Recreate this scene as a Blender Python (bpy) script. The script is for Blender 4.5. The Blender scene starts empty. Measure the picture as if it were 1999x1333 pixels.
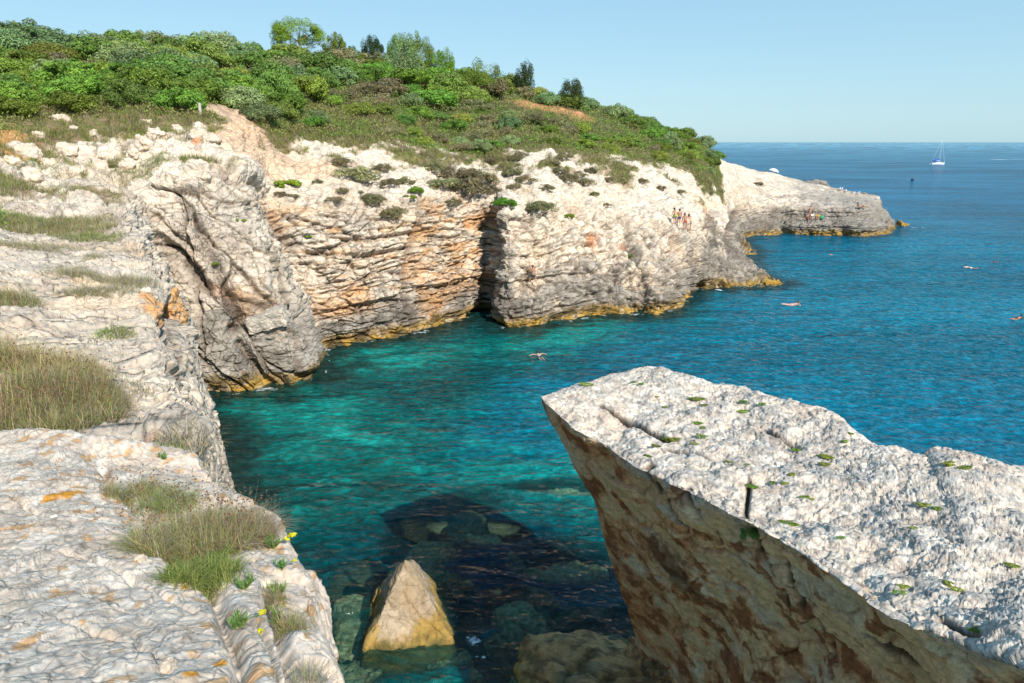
import bpy, bmesh, math, random
import numpy as np
from mathutils import Vector, Matrix
random.seed(7)
rng = np.random.default_rng(11)
scn = bpy.context.scene
COL = scn.collection
F = 1333.0; PITCH = math.radians(16.3); H = 14.4
CP, SP = math.cos(PITCH), math.sin(PITCH)

# ------------------------------------------------------------------ camera
cam = bpy.data.cameras.new("camera"); cam.lens = 24.0; cam.sensor_width = 36.0
cam.clip_start = 0.05; cam.clip_end = 60000
co = bpy.data.objects.new("camera", cam); COL.objects.link(co)
co.location = (0, 0, H); co.rotation_euler = (math.radians(90) - PITCH, 0, 0)
scn.camera = co

def at(u, v, Y=None, z=None):
    """world point seen in the photo direction (u,v) at forward distance Y or height z"""
    dx = (u - 999.5) / F; dy = (v - 666.5) / F
    d = (dx, CP - dy * SP, -SP - dy * CP)
    t = (z - H) / d[2] if z is not None else Y / d[1]
    return np.array((d[0] * t, d[1] * t, H + d[2] * t))

def project(P):
    X, Y, Z = P[:, 0], P[:, 1], P[:, 2] - H
    dep = Y * CP - Z * SP
    up = Y * SP + Z * CP
    dd = np.where(dep > 0.05, dep, 1e9)
    return 999.5 + F * X / dd, 666.5 - F * up / dd, dep

# ------------------------------------------------------------------ noise (numpy)
_r = np.random.default_rng(3)
_G = _r.normal(size=(512, 3)).astype(np.float32); _G /= np.linalg.norm(_G, axis=1)[:, None]
_H = _r.random((4096, 4)).astype(np.float32)

def _hash(ix, iy, iz):
    h = (ix * 73856093) ^ (iy * 19349663) ^ (iz * 83492791)
    h = (h ^ (h >> 13)) * 1274126177
    return (h ^ (h >> 16)) & 0x7fffffff

from concurrent.futures import ThreadPoolExecutor
_pool = ThreadPoolExecutor(4)
def chunked(fn):
    def g(P):
        P = np.asarray(P, dtype=np.float32)
        if len(P) < 20000: return fn(P)
        r = list(_pool.map(fn, np.array_split(P, max(4, len(P) // 40000))))
        return tuple(np.concatenate(c) for c in zip(*r)) if isinstance(r[0], tuple) else np.concatenate(r)
    return g
@chunked
def perlin(P):
    P = np.asarray(P, dtype=np.float32)
    I = np.floor(P).astype(np.int64); f = P - I
    w = f * f * f * (f * (f * 6 - 15) + 10)
    out = np.zeros(len(P), np.float32)
    for dx in (0, 1):
        wx = w[:, 0] if dx else 1 - w[:, 0]
        for dy in (0, 1):
            wy = w[:, 1] if dy else 1 - w[:, 1]
            for dz in (0, 1):
                wz = w[:, 2] if dz else 1 - w[:, 2]
                g = _G[_hash(I[:, 0] + dx, I[:, 1] + dy, I[:, 2] + dz) & 511]
                d = g[:, 0] * (f[:, 0] - dx) + g[:, 1] * (f[:, 1] - dy) + g[:, 2] * (f[:, 2] - dz)
                out += wx * wy * wz * d
    return out * 1.5

def fbm(P, oct=4, gain=0.5, lac=2.03):
    a = 1.0; s = 0; P = np.asarray(P, np.float32).copy()
    for i in range(oct):
        s = s + a * perlin(P + i * 17.3); P = P * lac; a *= gain
    return s

@chunked
def worley(P):
    P = np.asarray(P, dtype=np.float32)
    I = np.floor(P).astype(np.int64)
    F1 = np.full(len(P), 9e9, np.float32); F2 = F1.copy(); ID = np.zeros(len(P), np.int64)
    for dx in (-1, 0, 1):
        for dy in (-1, 0, 1):
            for dz in (-1, 0, 1):
                h = _hash(I[:, 0] + dx, I[:, 1] + dy, I[:, 2] + dz)
                r = _H[h & 4095]
                d = np.sqrt((I[:, 0] + dx + r[:, 0] - P[:, 0]) ** 2 + (I[:, 1] + dy + r[:, 1] - P[:, 1]) ** 2 + (I[:, 2] + dz + r[:, 2] - P[:, 2]) ** 2)
                m = d < F1
                F2 = np.where(m, F1, np.minimum(F2, d)); F1 = np.where(m, d, F1)
                ID = np.where(m, h, ID)
    return F1, F2, _H[(ID >> 5) & 4095]

def ss(a, b, x):
    t = np.clip((x - a) / (b - a), 0, 1); return t * t * (3 - 2 * t)
def terrace(h, q, e=.72):
    t = h / q; f = np.floor(t); return q * (f + ss(e, 1, t - f))
def h1(i): return _H[_hash(i.astype(np.int64), i.astype(np.int64) * 0 + 5, i.astype(np.int64) * 0 + 9) & 4095][:, 0]
def mix(a, b, t):
    t = np.asarray(t)[:, None]; return a * (1 - t) + np.asarray(b, np.float32) * t

# ------------------------------------------------------------------ mesh helpers
def mesh_np(name, V, Q, cols=None, floats=None, smooth=True):
    me = bpy.data.meshes.new(name)
    V = np.ascontiguousarray(V, np.float32); Q = np.ascontiguousarray(Q, np.int32)
    n = Q.shape[1]
    me.vertices.add(len(V)); me.vertices.foreach_set("co", V.ravel())
    me.loops.add(Q.size); me.loops.foreach_set("vertex_index", Q.ravel())
    me.polygons.add(len(Q)); me.polygons.foreach_set("loop_start", np.arange(0, Q.size, n, dtype=np.int32))
    me.polygons.foreach_set("loop_total", np.full(len(Q), n, np.int32))
    me.polygons.foreach_set("use_smooth", np.full(len(Q), smooth, bool))
    me.update(calc_edges=True)
    if cols is not None:
        a = me.color_attributes.new("Col", 'FLOAT_COLOR', 'POINT')
        c = np.ones((len(V), 4), np.float32); c[:, :3] = cols; a.data.foreach_set("color", c.ravel())
    for k, v in (floats or {}).items():
        a = me.attributes.new(k, 'FLOAT', 'POINT'); a.data.foreach_set("value", np.ascontiguousarray(v, np.float32))
    return me

def link(name, me, mat=None, parent=None, loc=None):
    o = bpy.data.objects.new(name, me); COL.objects.link(o)
    if mat and me and not me.materials: me.materials.append(mat)
    if parent: o.parent = parent
    if loc is not None: o.location = loc
    return o
def tag(o, label=None, cat=None, group=None, kind=None):
    if label: o["label"] = label
    if cat: o["category"] = cat
    if group: o["group"] = group
    if kind: o["kind"] = kind
    return o
def empty(name, loc, rz=0.0):
    o = bpy.data.objects.new(name, None); COL.objects.link(o); o.location = loc; o.rotation_euler = (0, 0, rz)
    o.empty_display_size = 0.1
    return o

def gridfaces(a, b):
    i = np.arange(a * b).reshape(a, b)
    return np.stack([i[:-1, :-1], i[1:, :-1], i[1:, 1:], i[:-1, 1:]], -1).reshape(-1, 4)

def upsample(C, counts, axis, t=0.7):
    C = np.moveaxis(C, axis, 0); out = []; par = []
    n = len(C)
    for i in range(n - 1):
        p1, p2 = C[i], C[i + 1]
        p0 = C[i - 1] if i > 0 else p1 - (p2 - p1); p3 = C[i + 2] if i + 2 < n else p2 + (p2 - p1)
        m = counts[i]
        for j in range(m):
            s = j / m
            cr = 0.5 * ((2 * p1) + (-p0 + p2) * s + (2 * p0 - 5 * p1 + 4 * p2 - p3) * s * s + (-p0 + 3 * p1 - 3 * p2 + p3) * s ** 3)
            out.append(cr * t + (p1 * (1 - s) + p2 * s) * (1 - t)); par.append(i + s)
    out.append(C[-1]); par.append(n - 1)
    return np.moveaxis(np.array(out), 0, axis), np.array(par)

class Loft:
    """stations x profile control points -> dense surface with normals"""
    def __init__(s, C, px, flip=1, minc=4, maxc=90):
        C = np.array(C, float); S, K, _ = C.shape
        u, v, d = project(C.reshape(-1, 3)); u = u.reshape(S, K); v = v.reshape(S, K)
        vis = lambda a: np.clip(a, -300, 2300)
        U = vis(u); V = vis(v)
        ns = [int(np.clip(np.median(np.sort(np.hypot(U[i + 1] - U[i], V[i + 1] - V[i]))[-5:]) / px, minc, maxc)) for i in range(S - 1)]
        nk = [int(np.clip(np.median(np.sort(np.hypot(U[:, k + 1] - U[:, k], V[:, k + 1] - V[:, k]))[-6:]) / px, minc, maxc)) for k in range(K - 1)]
        A, kp = upsample(C, nk, 1); A, sp = upsample(A, ns, 0)
        s.shape = A.shape[:2]; s.P = A.reshape(-1, 3).astype(np.float32); s.flip = flip
        s.S = np.repeat(sp, len(kp)); s.K = np.tile(kp, len(sp))
        s.N = s.normals(s.P); s.hm = None; s.SC, s.KC = S, K
        print('loft', s.shape, len(s.P))
    def normals(s, P):
        A = P.reshape(*s.shape, 3)
        n = np.cross(np.gradient(A, axis=0), np.gradient(A, axis=1)).reshape(-1, 3) * s.flip
        return (n / (np.linalg.norm(n, axis=1)[:, None] + 1e-9)).astype(np.float32)
    def buildmap(s, bin=4):
        u, v, d = project(s.P); ok = (d > .3) & (u > -200) & (u < 2200) & (v > -100) & (v < 1500)
        idx = np.nonzero(ok)[0]
        key = ((v[idx] + 100) // bin).astype(int) * 1000 + ((u[idx] + 200) // bin).astype(int)
        o = np.lexsort((d[idx], key)); k2 = key[o]; first = np.r_[True, k2[1:] != k2[:-1]]
        s.hm = dict(zip(k2[first].tolist(), idx[o][first].tolist())); s.bin = bin
    def hit(s, u, v):
        if s.hm is None: s.buildmap()
        bu, bv = int((u + 200) // s.bin), int((v + 100) // s.bin)
        for r in range(0, 9):
            best = None
            for a in range(-r, r + 1):
                for b in range(-r, r + 1):
                    if max(abs(a), abs(b)) != r: continue
                    i = s.hm.get((bv + a) * 1000 + bu + b)
                    if i is not None: best = i if best is None else best
            if best is not None: return best
        return None
    def pt(s, u, v):
        i = s.hit(u, v); return None if i is None else s.P[i].copy()
    def mesh(s, name, cols, floats=None):
        q = gridfaces(*s.shape)
        if s.flip < 0: q = q[:, ::-1]
        return mesh_np(name, s.P, q, cols, floats)

def polydist(P, pts):
    d = np.full(len(P), 1e9, np.float32)
    for a, b in zip(pts[:-1], pts[1:]):
        ab = b - a; L = float(ab @ ab) + 1e-9
        t = np.clip(((P - a) @ ab) / L, 0, 1)
        d = np.minimum(d, np.linalg.norm(P - (a + t[:, None] * ab), axis=1))
    return d

# ------------------------------------------------------------------ materials
def newmat(name):
    m = bpy.data.materials.new(name); m.use_nodes = True
    nt = m.node_tree; b = nt.nodes["Principled BSDF"]
    return m, nt, b
def nd(nt, t, **kw):
    n = nt.nodes.new(t)
    for k, v in kw.items():
        if k.startswith('i_'): n.inputs[k[2:].replace('_', ' ')].default_value = v
        else: setattr(n, k, v)
    return n
def ramp(nt, src, stops, out=0):
    r = nd(nt, 'ShaderNodeValToRGB'); e = r.color_ramp.elements
    while len(e) < len(stops): e.new(0.5)
    for el, (p, c) in zip(e, stops):
        el.position = p; el.color = (c, c, c, 1) if isinstance(c, (int, float)) else (*c, 1)
    nt.links.new(src, r.inputs[0]); return r
def mul(nt, a, b, fac=1.0, mode='MULTIPLY'):
    m = nd(nt, 'ShaderNodeMix', data_type='RGBA', blend_type=mode)
    if isinstance(fac, (int, float)): m.inputs[0].default_value = fac
    else: nt.links.new(fac, m.inputs[0])
    for s, i in ((a, 6), (b, 7)):
        if isinstance(s, tuple): m.inputs[i].default_value = (*s, 1)
        else: nt.links.new(s, m.inputs[i])
    return m.outputs[2]

def rock_material(name, sc, bump=0.05, crack=1.0, vor=1.0, chips=0.0, stretch=(1, 1, 1)):
    """limestone: colour map carried by the mesh times procedural grain, pits and hairline cracks; sc = detail frequency per metre"""
    m, nt, b = newmat(name); L = nt.links.new
    col = nd(nt, 'ShaderNodeVertexColor', layer_name="Col")
    tc = nd(nt, 'ShaderNodeTexCoord'); mp = nd(nt, 'ShaderNodeMapping'); mp.inputs['Scale'].default_value = stretch
    L(tc.outputs['Object'], mp.inputs[0])
    wn = nd(nt, 'ShaderNodeTexNoise', i_Scale=sc * .7, i_Detail=3.0); L(mp.outputs[0], wn.inputs['Vector'])
    wv = nd(nt, 'ShaderNodeVectorMath', operation='SCALE'); wv.inputs[3].default_value = .28 / sc; L(wn.outputs['Color'], wv.inputs[0])
    wa = nd(nt, 'ShaderNodeVectorMath', operation='ADD'); L(mp.outputs[0], wa.inputs[0]); L(wv.outputs[0], wa.inputs[1])
    n1 = nd(nt, 'ShaderNodeTexNoise', i_Scale=sc, i_Detail=9.0, i_Roughness=.68); L(wa.outputs[0], n1.inputs['Vector'])
    n2 = nd(nt, 'ShaderNodeTexNoise', i_Scale=sc * .23, i_Detail=5.0, i_Roughness=.6); L(mp.outputs[0], n2.inputs['Vector'])
    v1 = nd(nt, 'ShaderNodeTexVoronoi', feature='DISTANCE_TO_EDGE', i_Scale=sc * .55 * vor); L(wa.outputs[0], v1.inputs['Vector'])
    v2 = nd(nt, 'ShaderNodeTexVoronoi', feature='F1', i_Scale=sc * 2.2); L(wa.outputs[0], v2.inputs['Vector'])
    g = ramp(nt, n1.outputs[0], [(.3, .62), (.52, 1.0), (.75, 1.12)])
    c = mul(nt, col.outputs[0], g.outputs[0])
    g2 = ramp(nt, n2.outputs[0], [(.35, (.80, .78, .77)), (.55, (1., 1., 1.)), (.7, (1.05, .98, .9))])
    c = mul(nt, c, g2.outputs[0])
    ck = ramp(nt, v1.outputs[0], [(0, .35), (.035, .8), (.09, 1.)])
    thr = nd(nt, 'ShaderNodeTexNoise', i_Scale=sc * .35, i_Detail=2.0); L(mp.outputs[0], thr.inputs['Vector'])
    cf = ramp(nt, thr.outputs[0], [(.42, 0.0), (.6, crack)])
    c = mul(nt, c, ck.outputs[0], cf.outputs[0])
    pit = ramp(nt, v2.outputs[0], [(.08, .45), (.2, 1.0)])
    pf = ramp(nt, n2.outputs[0], [(.42, 0.0), (.58, .8)])
    c = mul(nt, c, pit.outputs[0], pf.outputs[0])
    L(c, b.inputs['Base Color']); b.inputs['Roughness'].default_value = .92
    b.inputs['Specular IOR Level'].default_value = .2
    a1 = nd(nt, 'ShaderNodeMath', operation='MULTIPLY'); a1.inputs[1].default_value = .6; L(ck.outputs[0], a1.inputs[0])
    a2 = nd(nt, 'ShaderNodeMath', operation='ADD'); L(n1.outputs[0], a2.inputs[0]); L(a1.outputs[0], a2.inputs[1])
    bp = nd(nt, 'ShaderNodeBump', i_Strength=.9, i_Distance=bump); L(a2.outputs[0], bp.inputs['Height']); L(bp.outputs[0], b.inputs['Normal'])
    return m

def leaf_material(name, base, var=.35, trans=.25, hue=.03, rough=.55):
    m, nt, b = newmat(name); L = nt.links.new
    oi = nd(nt, 'ShaderNodeObjectInfo'); col = nd(nt, 'ShaderNodeVertexColor', layer_name="Col")
    r = ramp(nt, oi.outputs['Random'], [(0, 1 - var), (.5, 1.0), (1, 1 + var)])
    c = mul(nt, base, col.outputs[0]); c = mul(nt, c, r.outputs[0])
    hs = nd(nt, 'ShaderNodeHueSaturation'); L(c, hs.inputs['Color'])
    mr = nd(nt, 'ShaderNodeMapRange'); mr.inputs[3].default_value = .5 - hue; mr.inputs[4].default_value = .5 + hue
    ml = nd(nt, 'ShaderNodeMath', operation='FRACT'); m7 = nd(nt, 'ShaderNodeMath', operation='MULTIPLY'); m7.inputs[1].default_value = 7.3
    L(oi.outputs['Random'], m7.inputs[0]); L(m7.outputs[0], ml.inputs[0]); L(ml.outputs[0], mr.inputs[0]); L(mr.outputs[0], hs.inputs['Hue'])
    L(hs.outputs[0], b.inputs['Base Color']); b.inputs['Roughness'].default_value = rough
    b.inputs['Specular IOR Level'].default_value = .25
    tr = nd(nt, 'ShaderNodeBsdfTranslucent'); L(hs.outputs[0], tr.inputs[0])
    mx = nd(nt, 'ShaderNodeMixShader'); mx.inputs[0].default_value = trans
    L(b.outputs[0], mx.inputs[1]); L(tr.outputs[0], mx.inputs[2]); L(mx.outputs[0], nt.nodes['Material Output'].inputs[0])
    return m

def plain(name, c, rough=.6, spec=.4, noise=.12, sc=20):
    m, nt, b = newmat(name); L = nt.links.new
    tc = nd(nt, 'ShaderNodeTexCoord'); n = nd(nt, 'ShaderNodeTexNoise', i_Scale=float(sc), i_Detail=4.0); L(tc.outputs['Object'], n.inputs['Vector'])
    r = ramp(nt, n.outputs[0], [(.3, 1 - noise), (.7, 1 + noise)])
    L(mul(nt, tuple(c), r.outputs[0]), b.inputs['Base Color']); b.inputs['Roughness'].default_value = rough
    b.inputs['Specular IOR Level'].default_value = spec
    return m

WHITE = np.array((.66, .565, .455), np.float32); CREAM = np.array((.62, .475, .335), np.float32)
GREY = np.array((.30, .275, .24), np.float32); DGREY = np.array((.145, .13, .11), np.float32)
ORANGE = np.array((.56, .305, .125), np.float32); RUST = np.array((.36, .14, .05), np.float32)
OCHRE = np.array((.36, .225, .045), np.float32); SOIL = np.array((.20, .145, .085), np.float32)
ALGA = np.array((.07, .065, .03), np.float32); PATH = np.array((.62, .44, .30), np.float32)

M_cliff = rock_material('limestone_cliff', 2.2, .10, .8, stretch=(1, 1, 1.5))
M_near = rock_material('limestone_ledge', 20.0, .007, .4, .9)
M_slab = rock_material('limestone_slab', 8.5, .014, .3)
M_boul = rock_material('limestone_boulder', 5.0, .035, .35)
# ================================================================== MAIN LAND (cliffs, shelf, hillside, headland)
W = lambda x, y, z: np.array((x, y, z), float)
def prof(wl, *rest, back=(6, 32, -4), foot=None):
    """wl..: tuples (u,v) on the water, (u,v,Y) in space, or a world point"""
    p = []
    for c in (wl,) + rest:
        if isinstance(c, np.ndarray): p.append(c)
        elif len(c) == 2: p.append(at(c[0], c[1], z=0))
        else: p.append(at(c[0], c[1], Y=c[2]))
    out = p[0] - p[3]; out[2] = 0; out /= np.linalg.norm(out) + 1e-6
    if foot is None: foot = p[0] + out * 1.2 + np.array((0, 0, -7.0))
    f1 = p[0] + out * .15 + np.array((0, 0, -1.2))
    w1 = p[0] * .75 + p[1] * .25 ; w1[2] = min(w1[2], .8)
    if p[8][1] > 50 and p[8][2] > 16: p[8] = p[8] - np.array((0, 0, 1.5)); p[7] = p[7] - np.array((0, 0, .6))
    return [foot, f1, p[0], w1] + p[1:] + [p[-1] + np.array(back, float), p[-1] + np.array((back[0] * 1.6, back[1] * 2.2, -16), float)]
ST = [
 prof(W(-.6,0,0), W(-.9,0,4), W(-1.2,0,8), W(-1.7,0,11.2), W(-3.5,0,11.4), W(-6,0,11.6), W(-12,0,12.2), W(-20,0,13), W(-30,0,15), back=(-20,-4,1)),
 prof(W(-2.9,6,0), W(-3.0,6,4), W(-3.15,6,8), (372,870,5.9), (270,830,5.9), (100,775,6.4), W(-9,8,12.2), W(-16,9,13), W(-27,10,15), back=(-20,0,1)),
 prof(W(-3.6,8.5,0), W(-3.7,8.5,4), W(-3.8,8.5,8), (352,780,7.6), (250,745,7.8), (100,715,8), W(-10,9,12.2), W(-18,11,13), W(-29,13,16), back=(-20,2,2)),
 prof(W(-4.8,10.5,0), W(-4.9,10.5,4), W(-4.9,10.5,8), (345,700,10), (230,660,10.3), (90,630,10.6), W(-12,12,12.2), W(-20,15,13.3), W(-31,18,17), back=(-20,3,2)),
 prof(W(-6.3,14,0), W(-6.3,13.6,4), W(-6.2,13.4,7.5), (340,637,12.7), (220,585,13.2), (80,555,13.8), W(-14,16,12.2), W(-22,19,13.8), W(-34,23,18), back=(-20,5,2)),
 prof(W(-8.4,18,0), W(-8.3,17.5,4), W(-7.9,16.4,7), (352,598,15.5), (250,545,16.2), (100,500,18), W(-18,20,12.3), W(-28,25,14.8), W(-42,31,20), back=(-20,8,2)),
 prof(W(-11,23,0), W(-10.9,22.5,4), W(-10.6,21.5,8), (305,518,20), (240,492,22), (100,470,23.5), (-60,410,28), W(-34,36,16), W(-52,44,22), back=(-20,12,2)),
 prof(W(-14,29,0), W(-14,28.5,3.5), W(-13.9,28,7), (268,470,26), (200,450,28), (50,412,31), (-80,330,38), W(-43,48,18), W(-64,58,25), back=(-20,18,0)),
 prof(W(-16.6,34,0), W(-16.9,33.5,3.5), W(-17.2,33.2,7), (262,428,32.5), (210,395,34), (60,350,38), (-40,225,46), (-60,130,58), (-95,42,72), back=(-16,25,-2)),
 prof((380,771), (362,695,37.8), (322,560,38.3), (273,403,39), (230,362,41), (130,305,44), (50,196,52), (20,118,62), (-10,52,76), back=(-10,30,-3)),
 prof((450,769), (432,690,38.3), (395,520,38.9), (345,345,40), (330,305,43), (260,255,47), (225,205,52), (180,140,64), (150,72,80)),
 prof((510,759), (492,680,39.1), (465,520,39.9), (430,340,41.5), (415,308,44), (400,262,48), (388,212,54), (345,150,66), (310,80,84)),
 prof((582,755), (572,690,39.6), (540,560,40.8), (480,352,43), (470,302,47), (465,255,52), (452,222,57), (430,150,70), (430,88,88)),
 prof((622,737), (600,670,41.4), (560,550,42.4), (500,362,44.3), (488,317,48), (482,268,53), (487,228,58), (470,155,72), (480,95,90)),
 prof((634,708), (616,655,44.0), (572,540,44.8), (512,392,45.8), (505,335,49), (503,282,54), (525,235,60), (515,160,74), (525,104,92)),
 prof((641,681), (616,636,47.2), (575,535,48.0), (530,405,48.8), (535,350,52), (550,292,58), (585,247,64), (590,165,78), (600,106,97)),
 prof((700,672), (693,620,48.9), (672,520,49.7), (650,392,51), (650,338,56), (655,292,62), (665,252,68), (675,175,82), (680,112,100)),
 prof((760,661), (755,610,50.5), (742,520,51.2), (732,402,53), (740,347,58), (750,302,64), (770,264,71), (770,180,86), (770,122,104)),
 prof((840,644), (835,600,53.2), (830,520,53.9), (828,392,55.5), (830,352,60), (840,320,65), (870,282,74), (860,202,88), (850,138,106)),
 prof((905,625), (905,585,56.5), (905,500,57.2), (903,384,59), (915,352,63), (930,322,68), (955,287,77), (950,217,90), (930,152,108)),
 prof((944,608), (946,578,59.2), (951,500,59.5), (962,388,60.3), (970,353,64), (985,320,70), (1010,278,80), (1010,218,92), (1000,166,108)),
 prof((978,640), (982,600,53.7), (984,510,54.4), (988,408,56.6), (1000,362,62), (1030,314,70), (1070,272,82), (1070,227,94), (1070,180,110)),
 prof((1022,640), (1022,598,53.9), (1025,510,55.4), (1030,408,58), (1038,362,62.5), (1065,315,71), (1100,275,83), (1100,232,95), (1100,185,111)),
 prof((1085,632), (1083,590,55.1), (1082,505,56.8), (1080,415,59.5), (1085,365,64.5), (1115,320,72), (1145,282,84), (1145,242,95), (1145,193,112)),
 prof((1150,619), (1150,580,57.5), (1146,505,59.3), (1142,420,62.3), (1160,368,68), (1190,326,76), (1215,292,88), (1210,257,97), (1200,210,114)),
 prof((1232,613), (1230,577,58.7), (1226,512,60.6), (1222,430,64.7), (1245,377,72), (1265,337,81), (1285,308,91), (1275,277,99), (1255,229,114)),
 prof((1298,612), (1298,580,58.7), (1298,520,61.2), (1300,445,66), (1320,387,75), (1330,347,85), (1340,321,95), (1325,292,103), (1302,249,114)),
 prof((1330,594), (1333,562,61.9), (1340,512,65), (1340,440,70), (1352,390,79), (1358,353,89), (1362,327,98), (1352,302,106), (1335,268,116)),
 prof((1370,566), (1378,545,68), (1378,500,70.5), (1365,442,74), (1370,393,81), (1375,357,90), (1378,332,100), (1368,310,108), (1355,281,118)),
 prof((1440,563), (1430,547,69.3), (1400,500,72), (1383,442,76), (1382,395,84), (1384,362,92), (1386,338,102), (1380,316,111), (1370,290,120)),
 prof((1500,560), (1487,549,69.9), (1440,508,73), (1400,445,78.5), (1395,400,87), (1391,366,95), (1392,342,104), (1388,320,113), (1378,297,121)),
 prof((1532,552), (1515,545,71.6), (1458,503,75.5), (1415,447,81.5), (1405,402,90), (1402,371,97), (1402,347,106), (1400,326,115), (1390,303,123)),
 prof((1482,535), (1468,526,77), (1440,492,79.5), (1420,448,84), (1415,402,93), (1412,373,100), (1413,352,108), (1412,331,116), (1405,311,125)),
 prof((1462,510), (1455,503,84.5), (1440,480,87), (1425,440,91), (1422,402,98), (1422,376,104), (1422,355,110), (1420,335,118), (1414,315,126)),
 prof((1477,491), (1462,484,93.6), (1442,464,96), (1430,425,98.5), (1428,398,102), (1430,376,107), (1432,356,113), (1432,337,120), (1428,319,128), back=(4,24,-8)),
 prof((1449,466), (1452,450,107), (1455,425,109), (1460,400,112), (1463,385,115), (1463,371,119), (1462,359,124), (1460,346,128), (1455,330,134), back=(3,20,-10)),
 prof((1530,458), (1530,437,111.7), (1530,427,114.2), (1530,403,115.6), (1530,390,119), (1530,377,123), (1528,367,127), (1525,357,131), (1518,343,137), back=(3,14,-10)),
 prof((1610,460), (1610,434,110.1), (1610,425,113.6), (1610,405,114.7), (1610,398,118), (1608,389,121), (1605,381,125), (1603,373,130), (1597,363,136), back=(3,12,-9)),
 prof((1690,462), (1690,435,109), (1688,426,112.6), (1685,408,114.2), (1682,403,117), (1680,396,120), (1675,390,124), (1670,384,128), (1665,377,133), back=(3,10,-8)),
 prof((1737,456), (1735,436,113.3), (1724,427,116.2), (1716,409,118.3), (1712,402,121), (1710,397,123), (1708,392,126), (1706,388,129), (1702,384,132), back=(4,8,-8)),
 prof((1748,440), (1741,430,124), (1732,416,126), (1725,400,128), (1722,396,129.5), (1720,393,131), (1719,391,132), (1718,389,133), (1716,387,135), back=(3,6,-8)),
 prof(W(72,146,0), W(71.5,145,1), W(71,143,2.5), W(70,141,4), W(69.6,140,4.2), W(69.2,139.4,4.4), W(68.8,139,4.5), W(68.4,138.6,4.6), W(68,138,4.6), back=(-3,5,-8)),
]
main = Loft(ST, 2.05, flip=1)
if np.mean(main.N[(main.K > 8) & (main.K < 10)][:, 2]) < 0: main.flip = -1; main.N = -main.N
main.buildmap()
# k: 0 foot 1 sub 2 waterline 3 lip 4 low 5 mid 6 edge 7 shelf 8 grass 9 shrub 10 slope 11 ridge 12 13
P0 = main.P.copy(); K = main.K; S = main.S; x, y, z = P0.T
def line(l, lf=None): return [q for q in ((lf or main).pt(*p) for p in l) if q is not None]
cliff = ss(1.0, 2.0, K) * (1 - ss(5.8, 6.6, K)); hill = ss(8.3, 9.1, K); shelf = (1 - hill) * (1 - cliff)
far = ss(34, 37, S)
Ce = (1 - ss(13.6, 15.2, S)) * ss(7.5, 9.5, S)      # leaning left buttress
De = ss(14.2, 15.5, S) * (1 - ss(20.2, 21, S))       # banded wall
Ee = ss(20.2, 21, S)
warp = np.stack([fbm(P0 * .16 + 5, 3), fbm(P0 * .16 + 45, 3), fbm(P0 * .16 + 85, 3)], 1)
Pw = P0 + warp * 1.1
fine = fbm(P0 * 1.3, 5, .55); med = fbm(P0 * .35 + 9, 4)
# bedding
dip = np.where(x > 8, .30 * np.minimum(x - 8, 18), .0) - .05 * x
zz = P0[:, 2] + .45 * warp[:, 2] + dip + .12 * med
def strata(zz, T, seed):
    q = zz / T + seed; i = np.floor(q); f = q - i
    return h1(i + seed * 31) - .5, np.exp(-(np.minimum(f, 1 - f) * T / .055) ** 2), i
s1, g1, i1 = strata(zz, .62, 1.3); s0, g0, i0_ = strata(P0[:, 2] + .5 * warp[:, 2] + .3, 1.9, 3.1); s2, g2, i2 = strata(zz, .33, 7.7)
gapn = ss(-.15, .35, fbm(P0 * np.array((.35, .35, 1.4), np.float32) + 31, 3))
# joint blocks
bs = Pw * np.array((.62, .62, 1.25), np.float32)
a = Pw @ np.array((.84, .0, .54), np.float32); b_ = Pw @ np.array((.54, 0, -.84), np.float32)
bc = np.stack([a * .70, Pw[:, 1] * .35, b_ * .15], 1).astype(np.float32)
wC = (Ce * cliff)[:, None]
bs = bs * (1 - (wC > .5)) + bc * (wC > .5)
bs = np.where(((Ee > .5) & (cliff > .5))[:, None], Pw * np.array((1.05, 1.05, .62), np.float32), bs)
bs = np.where((cliff <= .5)[:, None], Pw * np.array((.62, .62, .9), np.float32), bs)
nearf = 1 + 1.6 * (1 - ss(4.5, 8, S))[:, None]
bs = bs * nearf
w1, w2, wid = worley(bs); edge1 = np.exp(-((w2 - w1) / .055) ** 2)
v1, v2, vid = worley(Pw * np.array((1.9, 1.9, 2.6), np.float32) * (1 + 2.0 * (1 - ss(4.5, 8, S))[:, None])); edge2 = np.exp(-((v2 - v1) / .07) ** 2)
smC = np.maximum(Ce, far * .3)
disp = cliff * ((wid[:, 0] - .5) * (.55 + .15 * Ce - .28 * De) - .36 * edge1 + (vid[:, 0] - .5) * .30 * (1 - .4 * Ce) - .14 * edge2)
st = cliff * (De * 1.0 + Ee * .8 + Ce * .12) * (1 - .4 * ss(.1, .4, med) * Ee)
disp += far * (cliff + shelf * .3) * (s0 * 1.3 - g0 * .5) + st * (s1 * .42 - g1 * .34 * gapn + s2 * .26 * gapn - g2 * .14 * gapn)
disp += cliff * (med * (.55 - .25 * De - .2 * Ce) + fine * .18)
lump = np.sqrt(np.clip(1 - w1 * 1.1, 0, 1))
disp += shelf * ((lump - .6) * (.75 * ss(7, 9, S) + .1) + (vid[:, 1] - .5) * .12 - .07 * edge2 + med * .35 + fine * .16)
hl = fbm(P0 * .09 + 3, 3)
disp += hill * (med * .25 + fine * .08)
near = 1 - ss(4.5, 8, S)
disp *= (1 - .5 * near); disp *= 1 - .6 * near * (1 - ss(5.6, 6.1, K))
if near.any(): disp += near * (fbm(P0 * 6 + 3, 4, .6) * .03 + fbm(P0 * .8, 3) * .05)
disp *= ss(-.0, .6, K)
disp *= (1 - .25 * far)
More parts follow.
